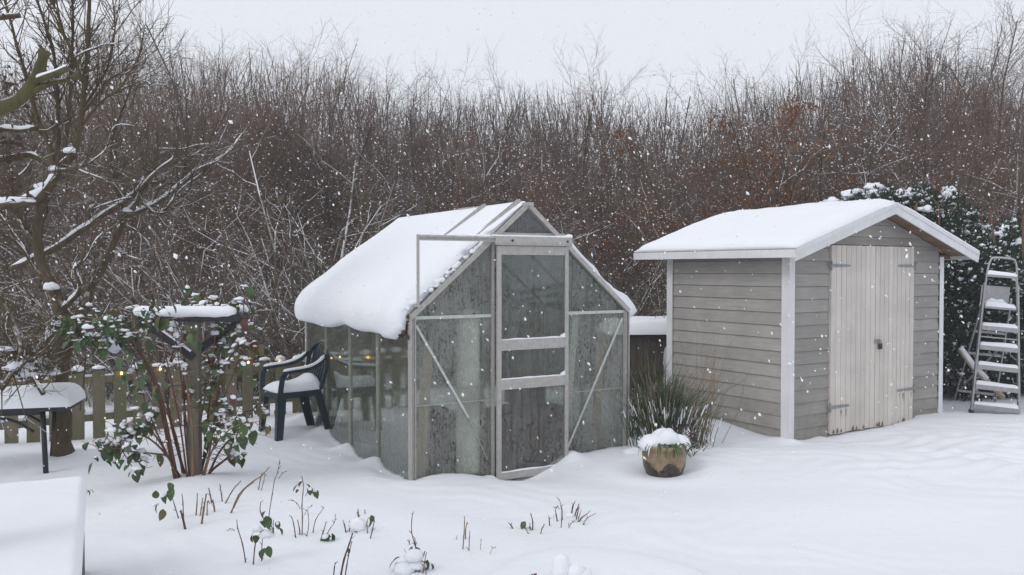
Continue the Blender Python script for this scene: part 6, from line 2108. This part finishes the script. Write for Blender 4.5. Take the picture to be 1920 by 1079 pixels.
stem_clump('leafy_rose', 'upright rose stem topped by two leaf sprays left of the greenhouse corner', 'plant',
           [[(566, 1004, 2), (567, 970), (566, 950), (568, 925), (569, 910), (566, 894)], [(556, 1010, 2.2), (551, 985), (547, 970)], [(563, 1003, 2.4), (558, 975)], [(573, 1006, 1.6), (579, 985), (577, 957)], [(585, 999, 1.7), (592, 975), (607, 953)], [(566, 952, 1.1), (555, 942), (540, 938)], [(568, 962, 1.1), (578, 953), (586, 949)], [(568, 933, 1.1), (575, 926), (581, 923)]],
           [(562, 908, 'leafy', .9), (568, 903, 'leafy', 1.0), (574, 908, 'leaf', .8), (580, 914, 'leaf', .8), (585, 918, 'leaf', .8), (591, 921, 'leaf', .8), (560, 918, 'leafy', .6)])
stem_clump('leafy_rose', 'small pair of pruned shoots with one drooping green leaf', 'plant', [[(598, 1014, 2.4), (606, 998), (612, 978)], [(602, 1014, 1.6), (618, 993), (627, 980), (629, 966)]], [(614, 1000, 'leaf', 1.2), (622, 1000, 'leaf', 1.2), (618, 1007, 'leaf', 1.1)])
stem_clump('pruned_rose', 'cluster of red pruned stubs with snow heaped between two little leaves', 'plant',
           [[(650, 998, 2.6), (646, 985), (643, 976)], [(655, 997, 2), (655, 977)], [(672, 986, 2.4), (673, 970), (671, 956)], [(668, 968, 2), (669, 962)], [(683, 963, 2.4), (684, 956)], [(692, 1011, 2.4), (698, 995), (702, 975)], [(690, 1000, 1.5), (688, 980), (692, 970)], [(668, 998, 3.5), (667, 991)]],
           [(696, 966, 'leaf', .9), (694, 978, 'leaf', .9), (684, 1002, 'leaf', 1.1), (676, 1004, 'leaf', 1.0), (690, 1000, 'leafy', 1.0), (672, 1006, 'leaf', .9)], [(672, 988, .06, .05), (684, 1000, .05, .03)])
stem_clump('tall_canes', 'two tall red brown canes cut off at the bottom edge of the picture', 'plant', [[(636, 1085, 4), (645, 1050), (655, 1020), (661, 1000)], [(645, 1085, 2.6), (650, 1062), (655, 1035), (660, 1015)], [(624, 1085, 2.6), (627, 1065), (629, 1055)]], [(652, 1028, 'leafy', .5)])
stem_clump('leafy_rose', 'rose with a thin wavy bare shoot and snow balls among green leaves at bottom centre', 'plant',
           [[(779, 1072, 2.2), (781, 1040), (777, 1018), (772, 1000), (772, 975), (775, 960)], [(779, 1025, 2.6), (778, 1010)], [(783, 1074, 3), (790, 1055), (797, 1034)], [(792, 1075, 2.2), (796, 1055), (800, 1036)], [(772, 1022, 1.6), (765, 1012)], [(770, 1060, 1.3), (762, 1040), (758, 1030)], [(799, 1078, 1.8), (798, 1066), (790, 1058)]],
           [(750, 1045, 'leaf', 1.5), (760, 1038, 'leaf', 1.0), (772, 1025, 'leaf', 1.0), (780, 1026, 'leaf', 1.1), (802, 1050, 'leaf', 1.1), (806, 1057, 'leaf', 1.0), (798, 1062, 'leaf', .8), (765, 1070, 'leaf', .8), (776, 1076, 'leaf', 1.0), (785, 1076, 'leaf', .9)], [(778, 1046, .055, .05), (758, 1070, .06, .05), (784, 1062, .05, .035)])
stem_clump('pruned_rose', 'narrow pair of dry split stubs alone in the middle of the snow', 'plant', [[(867, 1030, 2.4), (870, 1003), (871, 980), (871, 970)], [(873, 1010, 2.6), (873, 995), (876, 979)], [(879, 1032, 2.2), (880, 1010), (881, 996)], [(858, 1011, 1.8), (857, 1004)]], mat='canegreen')
stem_clump('bare_twig', 'two hair thin bent twigs right of the dry split stubs', 'twig', [[(900, 1032, 1), (902, 1015), (902, 1009)], [(917, 1039, 1), (922, 1030), (927, 1028)]], mat='canegreen', wid=1.0)
stem_clump('leafy_rose', 'small bent twig and leafy stub at the left of the centre stem group', 'plant', [[(966, 991, 2.6), (958, 985), (953, 980)], [(998, 994, 3), (999, 980), (995, 963)], [(995, 1002, 1.8), (985, 990), (978, 981)]], [(987, 985, 'leafy', .8), (992, 980, 'leafy', .9), (985, 978, 'leaf', .8), (994, 986, 'leaf', .8), (981, 1006, 'leaf', .3)])
stem_clump('pruned_rose', 'loose group of red brown pruned stems pointing up right of centre', 'plant',
           [[(1012, 1002, 2.2), (1016, 992), (1021, 984)], [(1031, 987, 2.6), (1030, 978), (1029, 968)], [(1046, 976, 2.8), (1043, 966), (1041, 957)], [(1051, 990, 1.8), (1053, 975), (1052, 950), (1049, 938)], [(1054, 975, 1.5), (1055, 960), (1051, 945)], [(1052, 953, 1), (1046, 951), (1041, 953), (1041, 960)]], [(1041, 964, 'leafr', .55)], mat='cane')
stem_clump('pruned_rose', 'fan of pruned stems spreading to the right, furthest right in the front snow', 'plant',
           [[(1080, 980, 3), (1090, 972), (1101, 964)], [(1088, 984, 1.6), (1100, 973), (1117, 963)], [(1079, 975, 2.6), (1083, 962), (1086, 950)], [(1075, 968, 2.6), (1081, 957), (1086, 945)], [(1081, 978, 1.4), (1087, 966), (1090, 956)], [(1061, 992, 1.4), (1070, 983), (1078, 977)], [(1070, 965, 3.2), (1074, 950), (1077, 943)]], (), [(1068, 968, .03, .02)], mat='cane')
stem_clump('snowy_plant', 'low green plant bulging under round snow caps at the bottom edge', 'plant', [[(1050, 1085, 2), (1052, 1075)], [(1075, 1085, 2), (1080, 1066)]],
           [(1052, 1072, 'leaf', .9), (1058, 1074, 'leaf', .9), (1076, 1066, 'leaf', .8), (1084, 1068, 'leaf', .8), (1066, 1076, 'leafy', .8), (1084, 1062, 'leaf', .6), (996, 1076, 'leafr', .8), (1006, 1075, 'leafr', .7), (1046, 1078, 'leaf', .8)],
           [(1052, 1069, .055, .075), (1078, 1075, .05, .055), (1094, 1080, .045, .035)])
stem_clump('box_edge_sprig', 'single drooping green leaf sprig at the far corner of the green box', 'plant', [[(158, 945, 1.4), (161, 930), (166, 920)]], [(163, 920, 'leaf', .8), (168, 918, 'leaf', .7), (162, 958, 'leafy', .5)])

# ------------------------------------------------------------------ falling snow
rr = random.Random(5)
NF = 34000
octv = np.array([(1, 0, 0), (-1, 0, 0), (0, 1, 0), (0, -1, 0), (0, 0, 1), (0, 0, -1)], float)
octf = np.array([(0, 2, 4), (2, 1, 4), (1, 3, 4), (3, 0, 4), (2, 0, 5), (1, 2, 5), (3, 1, 5), (0, 3, 5)])
rs_ = np.random.RandomState(11)
pos = np.stack([rs_.uniform(-12, 12, NF), rs_.uniform(1.6, 19, NF), rs_.uniform(0.0, 8, NF)], 1)
gx = (pos[:, 0] - GO.x) * GEX.x + (pos[:, 1] - GO.y) * GEX.y; gy = (pos[:, 0] - GO.x) * GEY.x + (pos[:, 1] - GO.y) * GEY.y
sx2 = (pos[:, 0] - SO.x) * SEX.x + (pos[:, 1] - SO.y) * SEX.y; sy2 = (pos[:, 0] - SO.x) * SEY.x + (pos[:, 1] - SO.y) * SEY.y
bad = ((gx > -.15) & (gx < GW + .1) & (gy > -.05) & (gy < GL + .1) & (pos[:, 2] < 2.4)) | ((sx2 > -.3) & (sx2 < SW + .3) & (sy2 > -.05) & (sy2 < SD + .3) & (pos[:, 2] < 2.5))
bad |= (pos[:, 2] < gz(pos[:, 0], pos[:, 1]) + .02) | (np.abs(pos[:, 0]) > pos[:, 1] * .66 + .5)
pos = pos[~bad]
n = len(pos)
size = rs_.uniform(.0030, .0072, n) * np.clip(pos[:, 1] / 5, .5, 1) * np.where(rs_.uniform(0, 1, n) < .06, 1.5, 1.0)
jit = rs_.uniform(.55, 1.35, (n, 6, 1))
v = octv[None] * jit * size[:, None, None]
st2 = rs_.uniform(1.0, 2.3, n)
v[:, :, 2] *= st2[:, None]
tl = rs_.normal(-.45, .35, n)
vx = v[:, :, 0] * np.cos(tl)[:, None] + v[:, :, 2] * np.sin(tl)[:, None]
vz = -v[:, :, 0] * np.sin(tl)[:, None] + v[:, :, 2] * np.cos(tl)[:, None]
v[:, :, 0] = vx; v[:, :, 2] = vz
v = (v + pos[:, None, :]).reshape(-1, 3)
f = (octf[None] + (np.arange(n) * 6)[:, None, None]).reshape(-1, 3)
me = bpy.data.meshes.new('falling_snow')
me.vertices.add(len(v)); me.vertices.foreach_set('co', v.ravel())
me.loops.add(f.size); me.loops.foreach_set('vertex_index', f.ravel())
me.polygons.add(len(f)); me.polygons.foreach_set('loop_start', np.arange(0, f.size, 3)); me.polygons.foreach_set('loop_total', np.full(len(f), 3))
me.materials.append(M['flake'])
me.update(calc_edges=True)
o = bpy.data.objects.new('falling_snow', me); COL.objects.link(o)
tag(o, 'countless snowflakes drifting down through the whole garden', 'snowfall', kind='stuff')

# ------------------------------------------------------------------ haze of the snowfall
HAZE = 0.0024
if HAZE:
    t = NT('haze')
    vn = t.n('ShaderNodeVolumePrincipled')
    vn.inputs['Color'].default_value = (0.93, 0.94, 1.0, 1)
    vn.inputs['Density'].default_value = HAZE
    vn.inputs['Anisotropy'].default_value = 0.0
    t.l(vn.outputs[0], t.out.inputs['Volume'])
    hz = MB().box((-160, -40, -2.2), (160, 250, 13.5)).build('haze', t.m, None)
    tag(hz, 'faint pale snow haze hanging between the near garden and the wood', 'haze', kind='stuff')
print('TREES', cnt_t, 'tree faces', tot)
